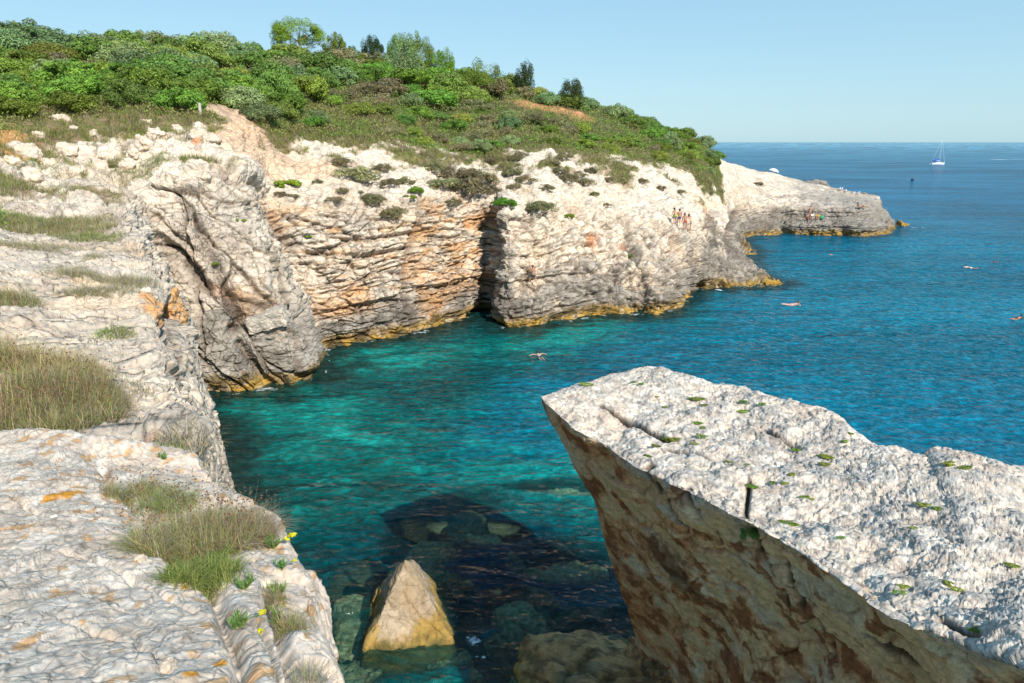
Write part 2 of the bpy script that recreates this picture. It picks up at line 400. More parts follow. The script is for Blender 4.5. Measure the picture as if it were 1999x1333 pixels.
# undercut notch at the waterline
disp -= .45 * np.exp(-((z - .15) / .45) ** 2) * (K < 5) * (.5 + ss(-.2, .3, fbm(P0 * .3 + 77, 2)))
def carve(l, w, dep, lf=main, P=P0):
    q = line(l, lf)
    return -dep * np.exp(-(polydist(P, np.array(q)) / w) ** 2) if len(q) > 1 else 0
cracks = 0
for l, w_, d_ in [
    ([(262,398),(285,440),(325,478),(350,500),(380,545),(410,570)], .30, 1.0), ([(300,420),(345,470),(400,500)], .2, .5),
    ([(330,500),(350,620),(352,690),(388,768)], .3, .8), ([(428,305),(470,340),(512,378),(530,420),(552,470),(566,520),(585,600),(612,650)], .45, 1.1),
    ([(385,430),(415,500),(440,560),(470,620),(455,650)], .3, .8), ([(335,640),(360,710),(388,765)], .25, .7), ([(470,670),(500,720),(525,758)], .28, .9),
    ([(455,640),(500,640),(545,620)], .2, .5), ([(560,690),(600,680),(632,672)], .12, .3), ([(335,350),(350,420),(420,480)], .16, .3), ([(440,330),(470,380),(510,430)], .22, .5),
    ([(822,385),(815,450),(797,500),(795,560),(800,600),(815,640)], .25, .8), ([(600,495),(700,500),(800,480)], .16, .6), ([(905,455),(970,430)], .2, .9),
    ([(690,520),(780,535),(930,530)], .14, .5), ([(790,575),(860,560),(950,545)], .12, .4), ([(640,445),(720,470),(800,455)], .12, .4), ([(660,600),(760,585),(860,595),(950,570)], .12, .4),
    ([(960,430),(965,500),(955,560),(950,610)], .8, 1.0), ([(560,505),(600,500),(680,475)], .15, .5),
    ([(1000,620),(1030,560),(1035,520)], .2, .4), ([(1225,430),(1235,480),(1260,560),(1250,600)], .3, .7), ([(1130,470),(1145,520),(1150,600)], .2, .5),
    ([(1190,440),(1205,500),(1200,590)], .25, .5), ([(1300,450),(1330,500),(1335,570)], .45, 1.0), ([(1350,500),(1362,530),(1375,560)], .4, 1.0),
    ([(1390,395),(1400,440)], .5, 1.4), ([(1455,400),(1430,430),(1425,470)], .7, 2.2), ([(1515,400),(1500,440)], .5, 1.0), ([(1535,440),(1542,460)], .6, 1.6), ([(1620,430),(1650,455)], .5, 1.0),
    ([(1500,398),(1560,402),(1640,402),(1700,398)], .3, .8), ([(1480,425),(1600,428),(1700,420)], .3, .7),
    ([(80,395),(110,412),(150,430)], .25, .6), ([(200,380),(240,410),(262,450)], .3, .6), ([(350,262),(380,280),(400,300)], .3, .5)]:
    cracks = cracks + carve(l, w_, d_)
disp += cracks
# step edges where people sit
main.P = P0 + main.N * disp[:, None].astype(np.float32)
# rough horizontal ledge push for banded wall (outwards, along -y)
main.N = main.normals(main.P)
nz = main.N[:, 2]
# ---- colour map
n3 = fbm(P0 * .22 + 60, 4); n4 = fbm(P0 * .9 + 21, 4); n5 = fbm(P0 * np.array((.5, .5, 2.2), np.float32) + 11, 4)
c = np.tile(WHITE, (len(P0), 1))
c = mix(c, CREAM, ss(-.1, .6, n3 + .3 * n4) * (.55 + .25 * cliff * De))
c = mix(c, GREY * 1.25, ss(.15, .5, n4 + .4 * med - .08) * (.42 + .2 * cliff))
bt = 1.8 * Ce * (1 - De) - .5 * Ee * (1 - far) + .3 * n5
base = ss(.3, .8, z) * (1 - ss(2.4, 4.4, z - bt + 2.8 * n3 + 1.3 * n4 - .8 * (wid[:, 2] - .5))) * (K < 7.2) * ss(6, 9, S)
c = mix(c, GREY, base * .85); c = mix(c, DGREY, base * ss(-.1, .5, n4 + n5 * .5) * .7)
c = mix(c, CREAM * .95, cliff * De * ss(.0, .45, n5) * (1 - base) * .8)
c = mix(c, ORANGE * 1.1, cliff * (De * .9 + .22) * (1 - ss(8, 11, z)) * ss(3, 4.5, z + n3) * ss(.2, .6, n5 + .35 * n3 + .1 * g1) * .6)
def blob(u, v, r, amt, colr, c, sq=1.0, lf=main, P=P0, nn=None):
    q = lf.pt(u, v)
    if q is None: return c
    d = (P - q) * np.array((1, 1, sq), np.float32); d = np.linalg.norm(d, axis=1) / r
    nn_ = n4 if nn is None else nn
    return mix(c, colr, amt * (1 - ss(.55, 1.1, d + .55 * nn_)))
for u, v, r, a_, cc, sq in [(935,428,2.2,.8,ORANGE,2.2),(850,410,1.6,.6,ORANGE,1.5),(830,450,1.5,.55,ORANGE,1),(700,590,1.8,.55,ORANGE*.9,1.5),(880,560,3.0,.55,ORANGE,2.2),(840,590,1.6,.6,ORANGE,1),(940,545,1.8,.6,ORANGE*.9,1.6),
    (640,600,1.4,.45,ORANGE,1.5),(690,500,3,.3,CREAM*.8,2),(810,520,1.6,.5,ORANGE,1.2),(1160,460,.9,.8,RUST*1.2,1),(1215,465,1.0,.7,RUST,1.6),(1375,410,2.0,.7,ORANGE*.9,.8),
    (420,560,.7,.5,RUST*1.3,1),(500,600,1.6,.4,ORANGE*1.2,1),(450,570,1.3,.2,ORANGE*1.2,1),(375,520,.8,.6,RUST,1),(520,410,1.0,.55,ORANGE*1.1,.5),(545,450,.9,.5,ORANGE*1.2,.5),(390,275,.7,.8,RUST*1.5,1),
    (300,590,.42,.95,ORANGE*1.05,1),(322,615,.42,.95,ORANGE*1.1,1),(345,610,.32,.9,ORANGE*1.2,1),(290,572,.25,.8,ORANGE,1),(290,850,.22,.6,RUST*1.8,1.4),(470,430,1.6,.5,GREY*1.3,1),(400,400,1.6,.5,GREY*1.4,1),
    (700,430,2.5,.5,GREY*1.5,1),(590,450,1.5,.4,GREY*1.4,1),(1420,420,1.5,.7,DGREY,1),(1640,440,4,.5,GREY*.8,1),(1700,400,5,.75,GREY,1),(1650,385,4,.6,GREY*1.1,1),(1390,500,3,.5,DGREY,1),(1360,520,2.4,.6,DGREY,1),
    (1700,440,5,.7,GREY*.9,1),(1400,455,3,.7,DGREY,1),(1430,480,3,.8,DGREY,1),(1450,470,3,.8,DGREY,1),(1425,415,2.5,.6,GREY*.8,1),(1340,470,2,.5,GREY,1),(990,590,1.6,.6,DGREY,.7),(985,500,1.2,.6,GREY*.9,.6),(1040,580,2,.4,GREY,1)]:
    c = blob(u, v, r, a_, np.array(cc, np.float32), c, sq)
c = mix(c, GREY * 1.15, far * ss(-.2, .4, n4 + n3) * .55 * (K < 9)); 
# darker tone in deep joints, ochre algae collar
c = mix(c, (.16, .12, .09), np.clip(-cracks * .6, 0, .75) * cliff)
c = mix(c, GREY * 1.35, Ce * cliff * ss(-.35, .3, n3 + .6 * n5) * .5)
c = mix(c, (.17, .125, .09), np.clip(edge1 * .7 * (wid[:, 1] > .25) + edge2 * .38 * (vid[:, 1] > .5) + g1 * gapn * .65 * st, 0, .85) * np.maximum(cliff, .45 * (S < 9.5)))
lowt = far * (S > 34.5) * ss(.6, 1.0, z) * (K < 9); c = mix(c, DGREY * 1.15, lowt * (1 - ss(2.7, 3.3, z + .6 * n4)) * (.5 + .5 * ss(-.3, .2, n4 + med))); c = mix(c, (.12, .10, .085), far * g0 * .7 * (K < 8)); c = mix(c, GREY * .95, ss(44, 60, x + 5 * n3) * (S > 35) * .75 * ss(-.5, .2, n4 + .3)); c = mix(c, GREY * 1.1, lowt * ss(-.1, .3, n3 + .02 * (x - 45)) * .6)  # grey lower tier rock; shade of the far bedding recesses painted as dark lines
al = (1 - ss(.55, 1.15, z + .45 * n4 + .2 * n3)) * (K < 6.5)
c = mix(c, OCHRE, al * .95 * (.55 + .45 * ss(-.3, .1, n4 + .6 * fine))); c = mix(c, OCHRE * 1.4, al * ss(.1, .5, n4) * .4); c = mix(c, (.10, .075, .035), al * ss(.05, .35, -n4 + .7 * fine) * .8)
c = mix(c, ALGA, (1 - ss(-.15, .2, z + .15 * n4)))
# soil, path and turf
gr = ss(7.7, 8.5, K + 1.5 * n3 + .5 * n4); gr *= ss(5, 8, S)
shelfgrass = shelf * ss(6.2, 7, K) * ss(.02, .3, n3 * .8 + .5 * n4 + .6 * (.35 - lump)) * ss(7, 8.5, S) * (1 - ss(13, 15.5, S))
gr = np.maximum(gr, shelfgrass * .9)
gr *= 1 - ss(30.4, 31.8, S + (K - 9) * .3 + .5 * n4)
turf = mix(np.tile(SOIL * 1.2, (len(P0), 1)), (.17, .16, .06), ss(-.2, .3, n4))
turf = mix(turf, (.07, .075, .03), hill * .8)
c = c * (1 - gr[:, None]) + turf * gr[:, None]
pth = line([(420,212),(455,222),(478,240),(482,262),(470,285),(500,305),(560,315),(620,330)])
pd = polydist(P0, np.array(pth)) if len(pth) > 1 else np.full(len(P0), 99.)
pm = (1 - ss(1.0, 2.6, pd + 1.2 * n4)) * (K > 6.6)
c = mix(c, PATH, pm * .9)
pth2 = line([(-10,240),(10,255),(0,290)]); 
if len(pth2) > 1: c = mix(c, ORANGE * 1.1, (1 - ss(.6, 1.8, polydist(P0, np.array(pth2)) + .8 * n4)) * .8)
scar = line([(1030,200),(1060,206),(1100,213),(1130,222)])
sd_ = polydist(P0, np.array(scar)) if len(scar) > 1 else np.full(len(P0), 99.)
c = mix(c, (.50, .25, .12), 1 - ss(1.6, 3.2, sd_ + 1.0 * n4))
for u, v, r, a_ in [(55,800,.95,.8),(110,830,.7,.8),(40,715,.8,.7),(95,445,2.3,.8),(30,430,1.8,.8),(170,462,1.1,.7),(255,548,.5,.5),(145,535,.5,.5),(155,570,.4,.5)]:
    c = blob(u, v, r, a_, SOIL * 1.3, c, 1)
main.gr = gr * (1 - pm); main.pm = pm
main.c = np.clip(c, .01, .8)
main.buildmap()
me = main.mesh("cliffs_and_hillside", main.c)
land = link("cliffs_and_hillside", me, M_cliff); tag(land, kind='structure')
# ================================================================== FOREGROUND LEDGE
def row(hid, *px):
    p = [at(u, v, Y=Y) for (u, v, Y) in px]
    s = p[0]
    return [s + np.array((-.25, .5, -3.2)), s + np.array((.04, .12, -1.0)), s + np.array((.05, .05, -.28))] + p + [p[-1] + np.array((-4, .4, .1))]
R = [
 row(0, (800,1600,.5), (700,1600,.5), (600,1600,.5), (250,1600,.5), (-500,1600,.5)),
 row(0, (690,1420,1.42), (610,1420,1.36), (535,1420,1.30), (250,1420,1.28), (-350,1420,1.28)),
 row(0, (660,1320,1.86), (585,1320,1.74), (495,1325,1.62), (230,1320,1.58), (-300,1320,1.58)),
 row(0, (627,1205,2.36), (555,1205,2.24), (455,1210,2.10), (210,1200,2.10), (-280,1190,2.12)),
 row(0, (598,1108,2.88), (530,1110,2.74), (415,1140,2.50), (190,1095,2.68), (-260,1075,2.75)),
 row(0, (522,1014,3.52), (455,1035,3.36), (330,1070,3.05), (160,1010,3.3), (-240,985,3.4)),
 row(0, (446,958,4.15), (395,965,3.95), (235,980,3.75), (140,930,4.05), (-220,900,4.2)),
 row(0, (405,915,4.65), (350,910,4.6), (190,900,4.6), (110,868,4.72), (-200,860,4.8)),
 row(0, (370,885,4.95), (300,868,4.95), (165,850,5.0), (90,838,5.1), (-190,835,5.2)),
]
lastr = [q + np.array((0, .25, -.8)) for q in R[-1]]; R.append(lastr)
ledge = Loft(R, 2.0, flip=1, maxc=260)
if np.mean(ledge.N[(ledge.K > 5)][:, 2]) < 0: ledge.flip = -1; ledge.N = -ledge.N
LP = ledge.P.copy(); ledge.buildmap(6)
lw = np.stack([fbm(LP * 3 + 5, 3), fbm(LP * 3 + 45, 3), fbm(LP * 3 + 85, 3)], 1)
Lw = LP + lw * .03
a1, a2, aid = worley(Lw * np.array((12, 9, 11), np.float32)); ae = np.exp(-((a2 - a1) / .07) ** 2)
b1, b2, bid = worley(Lw * np.array((28, 22, 24), np.float32)); be = np.exp(-((b2 - b1) / .09) ** 2)
m1, m2, mid_ = worley((LP + lw * .12) * np.array((1.7, 2.6, 2.0), np.float32)); mee = np.exp(-((m2 - m1) / .03) ** 2)
ln = fbm(LP * 1.6, 4); lf_ = fbm(LP * 11, 4); lg = fbm(LP * 4.5 + 9, 4)
chipm = ss(-.35, .25, ln + .5 * lg)
side = 1 - ss(3.6, 4.6, ledge.K)
d = terrace(ln * .035 + .25 * lg * .035, .010) + terrace(lg * .012 + .5 * (aid[:, 2] - .5) * .008, .005) * .8 + lg * .002 + lf_ * .0025 - np.abs(perlin(LP * 13 + 5 + lw)) * .010 * (.3 + chipm) - np.abs(perlin(LP * 31 + 9)) * .004 + (mid_[:, 0] - .5) * .004 - mee * .005 + (.35 + .65 * chipm) * ((aid[:, 0] - .5) * .007 - ae * .003 * (aid[:, 1] > .45) + (bid[:, 0] - .5) * .004 - be * .001)
d += side * (ln * .04 + (mid_[:, 1] - .5) * .05)
for l, w_, d_ in [([(205,905),(240,960),(300,1020),(345,1095),(425,1145),(445,1200),(470,1260),(490,1340)], .03, .07), ([(0,1060),(160,1080),(260,1120),(380,1180)], .012, .02), ([(520,1120),(535,1180),(560,1260),(590,1330)], .02, .06), ([(470,1180),(520,1230),(560,1320)], .015, .04), ([(20,960),(90,1000),(210,1010)], .012, .02), ([(130,1200),(250,1230),(330,1300)], .012, .02)]:
    q = line(l, ledge)
    if len(q) > 1: d = d - d_ * np.exp(-(polydist(LP, np.array(q)) / w_) ** 2)
ledge.P = LP + ledge.N * d[:, None].astype(np.float32)
ledge.N = ledge.normals(ledge.P)
lc = np.tile(np.array((.69, .585, .475), np.float32), (len(LP), 1))
lc = mix(lc, (.79, .70, .60), ss(.3, .8, aid[:, 2]) * .7); lc = mix(lc, (.46, .40, .34), ss(.14, .5, lg + .3 * ln + .3 * (aid[:, 3] - .5)) * .6)
lc = mix(lc, (.60, .45, .32), ss(.1, .5, fbm(LP * 2.6 + 50, 4)) * .5)
tf = (ln * .035 + .25 * lg * .035) / .010; tf = tf - np.floor(tf); lc = mix(lc, (.30, .26, .22), ss(.66, .8, tf) * (1 - ss(.86, .98, tf)) * .5)
lc = mix(lc, (.25, .22, .19), np.clip(ae * .62 * (aid[:, 1] > .3) + mee * .35 + be * .22 * (bid[:, 1] > .4), 0, .7) * (1 - .3 * side))
lc = mix(lc, (.66, .54, .44), side * .5)
lic = ss(.36, .5, fbm(LP * 9 + 31, 4) + .35 * fbm(LP * 1.3 + 3, 2)) 
lc = mix(lc, (.50, .24, .04), lic * .6)
for u, v, r in [(125,958,.085),(100,962,.05),(465,1277,.035),(480,1270,.025),(375,1310,.02),(358,1140,.022),(230,975,.03),(20,1235,.02),(385,1270,.018),(430,1290,.02),(170,1200,.02),(60,1290,.02)]:
    lc = blob(u, v, r, .95, np.array((.62, .27, .02), np.float32), lc, 1, ledge, LP, lf_ * 1.6)
for u, v, r in [(395,1068,.26),(478,1050,.16),(270,958,.16),(395,1130,.1),(335,1000,.14)]:
    lc = blob(u, v, r, .75, SOIL * 1.2, lc, 1, ledge, LP, lf_ * 1.2)
ledge.c = np.clip(lc, .02, .8); ledge.buildmap(6)
fo = link("rock_ledge", ledge.mesh("rock_ledge", ledge.c), M_near); tag(fo, kind='structure')

# ================================================================== LEANING SLAB (right)
def T(*p): return [q if isinstance(q, np.ndarray) else at(q[0], q[1], Y=q[2]) for q in p]
SL = [
 T((1056,774,14.02), (1057,776,14.0), (1060,784,13.95), (1078,830,14.1), (1112,895,14.35), (1160,975,14.6), (1178,1045,14.9), (1200,1120,15.1), W(3.6,16,.5), W(3.8,16.3,-3)),
 T((1088,762,14.5), (1096,785,13.8), (1105,818,13.3), (1128,862,13.45), (1170,940,13.8), (1205,1020,14.0), (1225,1090,14.3), (1245,1165,14.7), W(4.0,15.4,.5), W(4.2,16,-3)),
 T((1135,751,14.9), (1150,805,13.5), (1165,862,12.6), (1190,920,12.75), (1225,990,13.0), (1255,1060,13.3), (1270,1120,13.6), (1290,1190,14.2), W(4.3,14.8,.5), W(4.6,15.4,-3)),
 T((1240,726,15.6), (1250,815,13.3), (1250,908,11.4), (1275,960,11.6), (1300,1030,11.9), (1315,1090,12.3), (1325,1150,12.8), (1335,1220,13.4), W(4.6,13.8,.5), W(4.9,14.4,-3)),
 T((1330,746,14.9), (1365,850,12.3), (1350,957,10.3), (1385,1015,10.5), (1410,1080,10.8), (1420,1150,11.3), (1415,1210,11.9), (1410,1290,12.6), W(5.0,12.6,.5), W(5.3,13.2,-3)),
 T((1415,752,14.4), (1470,880,11.5), (1460,1012,9.2), (1495,1075,9.4), (1525,1150,9.8), (1530,1225,10.3), W(4.7,11.1,4.2), W(5.0,11.6,2.2), W(5.3,11.8,.5), W(5.6,12.4,-3)),
 T((1510,778,13.6), (1560,920,10.6), (1540,1060,8.5), (1580,1130,8.75), (1600,1210,9.1), (1600,1290,9.6), W(5.0,10.5,4.2), W(5.3,11,2.2), W(5.6,11.4,.5), W(5.9,12,-3)),
 T((1600,806,12.8), (1650,970,9.8), (1620,1115,7.7), (1665,1190,7.9), (1690,1270,8.3), W(5.1,9.2,5.9), W(5.3,9.8,4.2), W(5.6,10.2,2.2), W(5.9,10.6,.5), W(6.2,11,-3)),
 T((1700,869,11.3), (1770,1035,8.6), (1745,1195,6.75), (1800,1270,6.9), (1820,1340,7.2), W(5.4,7.9,6.1), W(5.7,8.6,4.2), W(6.0,9,2.2), W(6.3,9.4,.5), W(6.6,10,-3)),
 T((1805,902,10.8), (1870,1070,8.0), (1850,1235,6.2), (1900,1305,6.35), W(5.3,6.8,7.6), W(5.7,7.4,6.1), W(6.1,7.8,4.2), W(6.4,8.2,2.2), W(6.8,8.6,.5), W(7.1,9,-3)),
 T((1835,884,11.0), (1920,1080,7.8), (1920,1268,5.85), (1990,1350,5.9), W(5.4,6.4,7.6), W(5.9,7,6.1), W(6.3,7.4,4.2), W(6.7,7.8,2.2), W(7,8.2,.5), W(7.3,8.6,-3)),
 T((1999,910,10.7), (2060,1100,7.6), (2060,1330,5.1), (2110,1400,5.2), W(5.7,5.5,7.6), W(6.2,6,6.1), W(6.7,6.4,4.2), W(7,6.8,2.2), W(7.4,7.2,.5), W(7.8,7.8,-3)),
 T(W(11.6,9.2,9.0), W(8.6,6,9.3), W(5.6,3.0,9.7), W(5.7,3.1,9.1), W(6.2,3.6,7.6), W(6.8,4.2,6.1), W(7.3,4.8,4.2), W(7.6,5.2,2.2), W(8,5.6,.5), W(8.4,6,-3)),
 T(W(14,6,9.1), W(11,2,9.5), W(8,-1.0,10), W(8.2,-.9,9.2), W(8.6,-.4,7.6), W(9,0,6.1), W(9.4,.4,4.2), W(9.7,.8,2.2), W(10,1,.5), W(10.4,1.4,-3)),
]
SL = [[r[0] + np.array((1.0, 1.4, -9.5)), r[0] + np.array((.7, .9, -4)), r[0] + np.array((.28, .3, -.7))] + r for r in SL]
for i_ in (1, 2, 3):
    SL[i_][0] = SL[i_][10] + np.array((.5, 1.0, -.5)); SL[i_][1] = SL[i_][8] + np.array((.5, .9 + .3 * i_, 0)); SL[i_][2] = SL[i_][3] * .75 + SL[i_][6] * .25 + np.array((.12, .3, -.2))
# crisp upper lip
SL = [r[:6] + [r[5] * .93 + r[6] * .07] + r[6:] for r in SL]
# the tip station closes the prow
tip = np.array(SL[0][3]); SL[0][0] = SL[0][11] + np.array((.1, .3, 0)); SL[0][1] = SL[0][9] + np.array((.1, .3, 0)); SL[0][2] = tip + np.array((.15, .2, -.5))
slab = Loft(SL, 1.9, flip=1, maxc=150)
if np.mean(slab.N[(slab.K > 3.3) & (slab.K < 4.5) & (slab.S > 2)][:, 2]) < 0: slab.flip = -1; slab.N = -slab.N
BP = slab.P.copy(); slab.buildmap()
bw = np.stack([fbm(BP * .8 + 5, 3), fbm(BP * .8 + 45, 3), fbm(BP * .8 + 85, 3)], 1)
Bw = BP + bw * .25
KB = slab.K; topm = ss(2.2, 2.9, KB) * (1 - ss(4.9, 5.6, KB)); face = 1 - topm
f1 = fbm(BP * .7, 4); f2 = fbm(BP * 2.4 + 8, 5, .6); f3 = fbm(BP * 8 + 8, 4, .6)
c1, c2, cid = worley(Bw * np.array((3.2, 3.2, 4), np.float32)); ce = np.exp(-((c2 - c1) / .08) ** 2)
e1, e2, eid = worley(Bw * np.array((7.5, 7.5, 8), np.float32)); ee = np.exp(-((e2 - e1) / .1) ** 2)
k1_, k2_, kid = worley(Bw * np.array((.75, .55, 1.1), np.float32)); ke = np.exp(-((k2_ - k1_) / .03) ** 2)
lf2 = 1 - .9 * np.exp(-((KB - 5.5) / .7) ** 2)
d = topm * (f1 * .09 + terrace(f2 * .05 + f1 * .05, .03) + lf2 * (f3 * .007 + (cid[:, 0] - .5) * .014 - ce * .010 + (eid[:, 0] - .5) * .009 - ee * .011))
d += face * (f1 * .12 + f2 * .055 + f3 * .016 + (kid[:, 0] - .5) * .14 - ke * .05 + (cid[:, 0] - .5) * .025)
lip = np.exp(-((KB - 5.7) / .8) ** 2); g1_, g2_, gid = worley(BP * np.array((1.7, 1.7, 2.2), np.float32) + bw * .2)
d += lip * ((gid[:, 0] - .5) * .09 - .03 * np.exp(-((g2_ - g1_) / .05) ** 2) + f1 * .10)
d *= .25 + .75 * ss(0, 1.6, slab.S)
bcr = 0
for l, w_, d_ in [([(1175,788),(1215,805),(1250,830),(1300,852)], .06, .22), ([(1462,930),(1458,960),(1455,1010),(1475,1040)], .035, .15), ([(1475,1040),(1490,1080),(1530,1120),(1560,1150),(1620,1200),(1690,1270)], .04, .14),
    ([(1270,915),(1300,960),(1325,1000),(1335,1030)], .06, .25), ([(1340,955),(1400,1030),(1420,1080),(1450,1100)], .05, .14), ([(1500,1060),(1560,1095),(1590,1085)], .035, .1), ([(1540,1140),(1560,1190),(1590,1240)], .04, .14),
    ([(1520,1080),(1570,1160),(1620,1260),(1625,1320)], .04, .12), ([(1840,1210),(1870,1225),(1900,1240)], .06, .2), ([(1708,1250),(1760,1280),(1790,1300)], .09, .4), ([(1490,835),(1560,870)], .05, .1), ([(1300,870),(1420,905)], .04, .08)]:
    q = line(l, slab)
    if len(q) > 1: bcr = bcr - d_ * np.exp(-(polydist(BP, np.array(q)) / w_) ** 2)
d = d + bcr
# block that flakes off the undercut face
q = slab.pt(1325, 985)
if q is not None: d = d + .16 * (1 - ss(.25, .55, np.linalg.norm((BP - q) * np.array((1, .6, .8), np.float32), axis=1) + .15 * f2))
q = slab.pt(1850, 905)
if q is not None: d = d + .10 * (1 - ss(.9, 1.3, np.linalg.norm(BP - q, axis=1) + .2 * f2)) * topm
q = slab.pt(1290, 742)
if q is not None: d = d + .20 * (1 - ss(.3, 1.5, np.linalg.norm(BP - q, axis=1) + .2 * f2)) * topm
for (u, v) in [(1330,745),(1215,745)]:
    q = slab.pt(u, v)
A_ = slab.N.reshape(*slab.shape, 3)
for it in range(3):          # round the normals over the lip so the relief does not comb there
    w_ = 11; Ap = np.concatenate([A_[:, :1].repeat(w_, 1), A_, A_[:, -1:].repeat(w_, 1)], 1); cs = np.cumsum(np.concatenate([np.zeros_like(Ap[:, :1]), Ap], 1), 1); A_ = (cs[:, 2 * w_ + 1:] - cs[:, :-(2 * w_ + 1)]) / (2 * w_ + 1)
A_ = A_.reshape(-1, 3); A_ /= np.linalg.norm(A_, axis=1)[:, None] + 1e-9; tl = (ss(4.0, 4.8, KB) * (1 - ss(7.2, 8, KB)))[:, None]; slab.N = (slab.N * (1 - tl) + A_ * tl).astype(np.float32)
slab.P = BP + slab.N * d[:, None].astype(np.float32)
slab.N = slab.normals(slab.P)
bc_ = np.tile(np.array((.67, .575, .475), np.float32), (len(BP), 1))
bc_ = mix(bc_, (.79, .71, .61), ss(-.1, .5, cid[:, 1] - .5 + f2)); 
bc_ = mix(bc_, (.33, .32, .30), ss(.05, .4, f2 + .45 * f3 + .12 * f1 + .1 * ss(8, 11, slab.S)) * .65)
bc_ = mix(bc_, (.55, .42, .32), ss(.25, .6, fbm(BP * 1.1 + 70, 4)) * .5)
bc_ = mix(bc_, (.20, .18, .16), np.clip(ce * .4 * (cid[:, 2] > .4) + ee * .55 * (eid[:, 1] > .45) + .5 * ss(.32, .5, f3), 0, .65))
fn = fbm(BP * 1.4 + 90, 5, .6); fs = fbm((BP @ np.array([[.8, 0, .3], [0, .8, 0], [-.4, 0, 1.2]])) * 1.1 + 33, 4)
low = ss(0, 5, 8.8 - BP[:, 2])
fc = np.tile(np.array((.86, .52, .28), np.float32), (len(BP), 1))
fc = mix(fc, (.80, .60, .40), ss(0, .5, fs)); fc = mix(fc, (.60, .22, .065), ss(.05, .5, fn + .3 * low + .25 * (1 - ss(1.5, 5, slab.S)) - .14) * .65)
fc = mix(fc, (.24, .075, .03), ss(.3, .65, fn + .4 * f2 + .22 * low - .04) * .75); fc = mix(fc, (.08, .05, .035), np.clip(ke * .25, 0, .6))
fm = ss(5.7, 6.5, KB + .5 * f2); fm = np.maximum(fm, 1 - ss(2.0, 2.6, KB))
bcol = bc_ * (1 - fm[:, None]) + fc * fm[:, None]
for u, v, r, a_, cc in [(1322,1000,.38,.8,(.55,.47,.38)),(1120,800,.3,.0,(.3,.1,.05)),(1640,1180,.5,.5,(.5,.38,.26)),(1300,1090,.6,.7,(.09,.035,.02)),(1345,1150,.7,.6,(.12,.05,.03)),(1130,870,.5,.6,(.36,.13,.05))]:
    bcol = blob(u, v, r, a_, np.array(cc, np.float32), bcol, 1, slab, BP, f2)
bcol = mix(bcol, (.07, .045, .03), np.clip(-bcr * 9, 0, .85))
bcol = mix(bcol, ALGA, 1 - ss(-.2, .35, BP[:, 2]))
slab.c = np.clip(bcol, .01, .8); slab.buildmap()
so = link("leaning_boulder", slab.mesh("leaning_boulder", slab.c), M_slab)
tag(so, "huge pale slab with rough white top and brown undercut face leaning over the water", "boulder")

# ================================================================== FREE ROCKS
def hull_rock(name, pts, cuts, amp, seed, colfn, mat, rnd=0, sm=2):
    bm = bmesh.new()
    for p in pts: bm.verts.new(p)
    r = bmesh.ops.convex_hull(bm, input=bm.verts)
    for g in list(bm.verts):
        if not g.link_faces: bm.verts.remove(g)
    bmesh.ops.triangulate(bm, faces=bm.faces)
    while len(bm.verts) < cuts: bmesh.ops.subdivide_edges(bm, edges=bm.edges, cuts=1, use_grid_fill=True)
    for i in range(sm): bmesh.ops.smooth_vert(bm, verts=bm.verts, factor=.5, use_axis_x=True, use_axis_y=True, use_axis_z=True)
    bm.normal_update()
    V = np.array([v.co[:] for v in bm.verts], np.float32); N = np.array([v.normal[:] for v in bm.verts], np.float32)
    tri = np.array([[v.index for v in f.verts] for f in bm.faces if len(f.verts) == 3], np.int32)
    bm.free()
    s = float(np.max(V.max(0) - V.min(0)))
    o = seed * 13.7
    q1, q2, qi = worley(V * (4.5 / s) + o + .3 * fbm(V * (4 / s) + o, 2)[:, None])
    dd = amp * (fbm(V * (2.4 / s) + o, 5, .55) * .8 + (qi[:, 0] - .5) * .5 - .35 * np.exp(-((q2 - q1) / .05) ** 2) + .12 * fbm(V * (22 / s) + o, 3))
    V2 = V + N * dd[:, None]
    return V2, tri, colfn(V2, fbm(V * (6 / s) + o, 4), fbm(V * (16 / s) + o, 4)), (q1, q2, qi)

# pyramid rock
pa = at(791, 1094, Y=18.1); 
PA = [tuple(pa), tuple(pa + np.array((.12, .12, -.12))), (-4.35,16.8,0), (-1.7,17.1,0), (-4.6,19.3,0), (-2.9,20.4,0), (-4.8,16.3,-1.6), (-1.5,16.6,-1.6), (-5.4,19.4,-1.6), (-2.0,21.2,-1.6)]
def pcol(V, a, b):
    c = np.tile(np.array((.34, .26, .17), np.float32), (len(V), 1)); c = mix(c, (.42, .34, .24), ss(-.1, .5, a)); c = mix(c, (.28, .22, .15), ss(.1, .5, b) * .5)
    e = (V[:, 2] + .5 * a - .75 * np.clip(V[:, 0] + 2.9, 0, 2) - .35 * (V[:, 0] < -4.0))
    c = mix(c, (.33, .215, .05), (1 - ss(.1, .7, e + .25 * b)) * .9); c = mix(c, (.22, .16, .05), (1 - ss(.0, .4, V[:, 2] + .3 * b)) * .6); c = mix(c, (.12, .10, .035), 1 - ss(-.1, .22, V[:, 2] + .2 * b)); return c
V, t, cc, _ = hull_rock('r', PA, 14000, .17, 3, pcol, None, sm=2)
o = link("pyramid_rock", mesh_np("pyramid_rock", V, t, cc), M_boul); tag(o, "pointed pyramid rock with a yellow algae rim rising from the water", "rock")

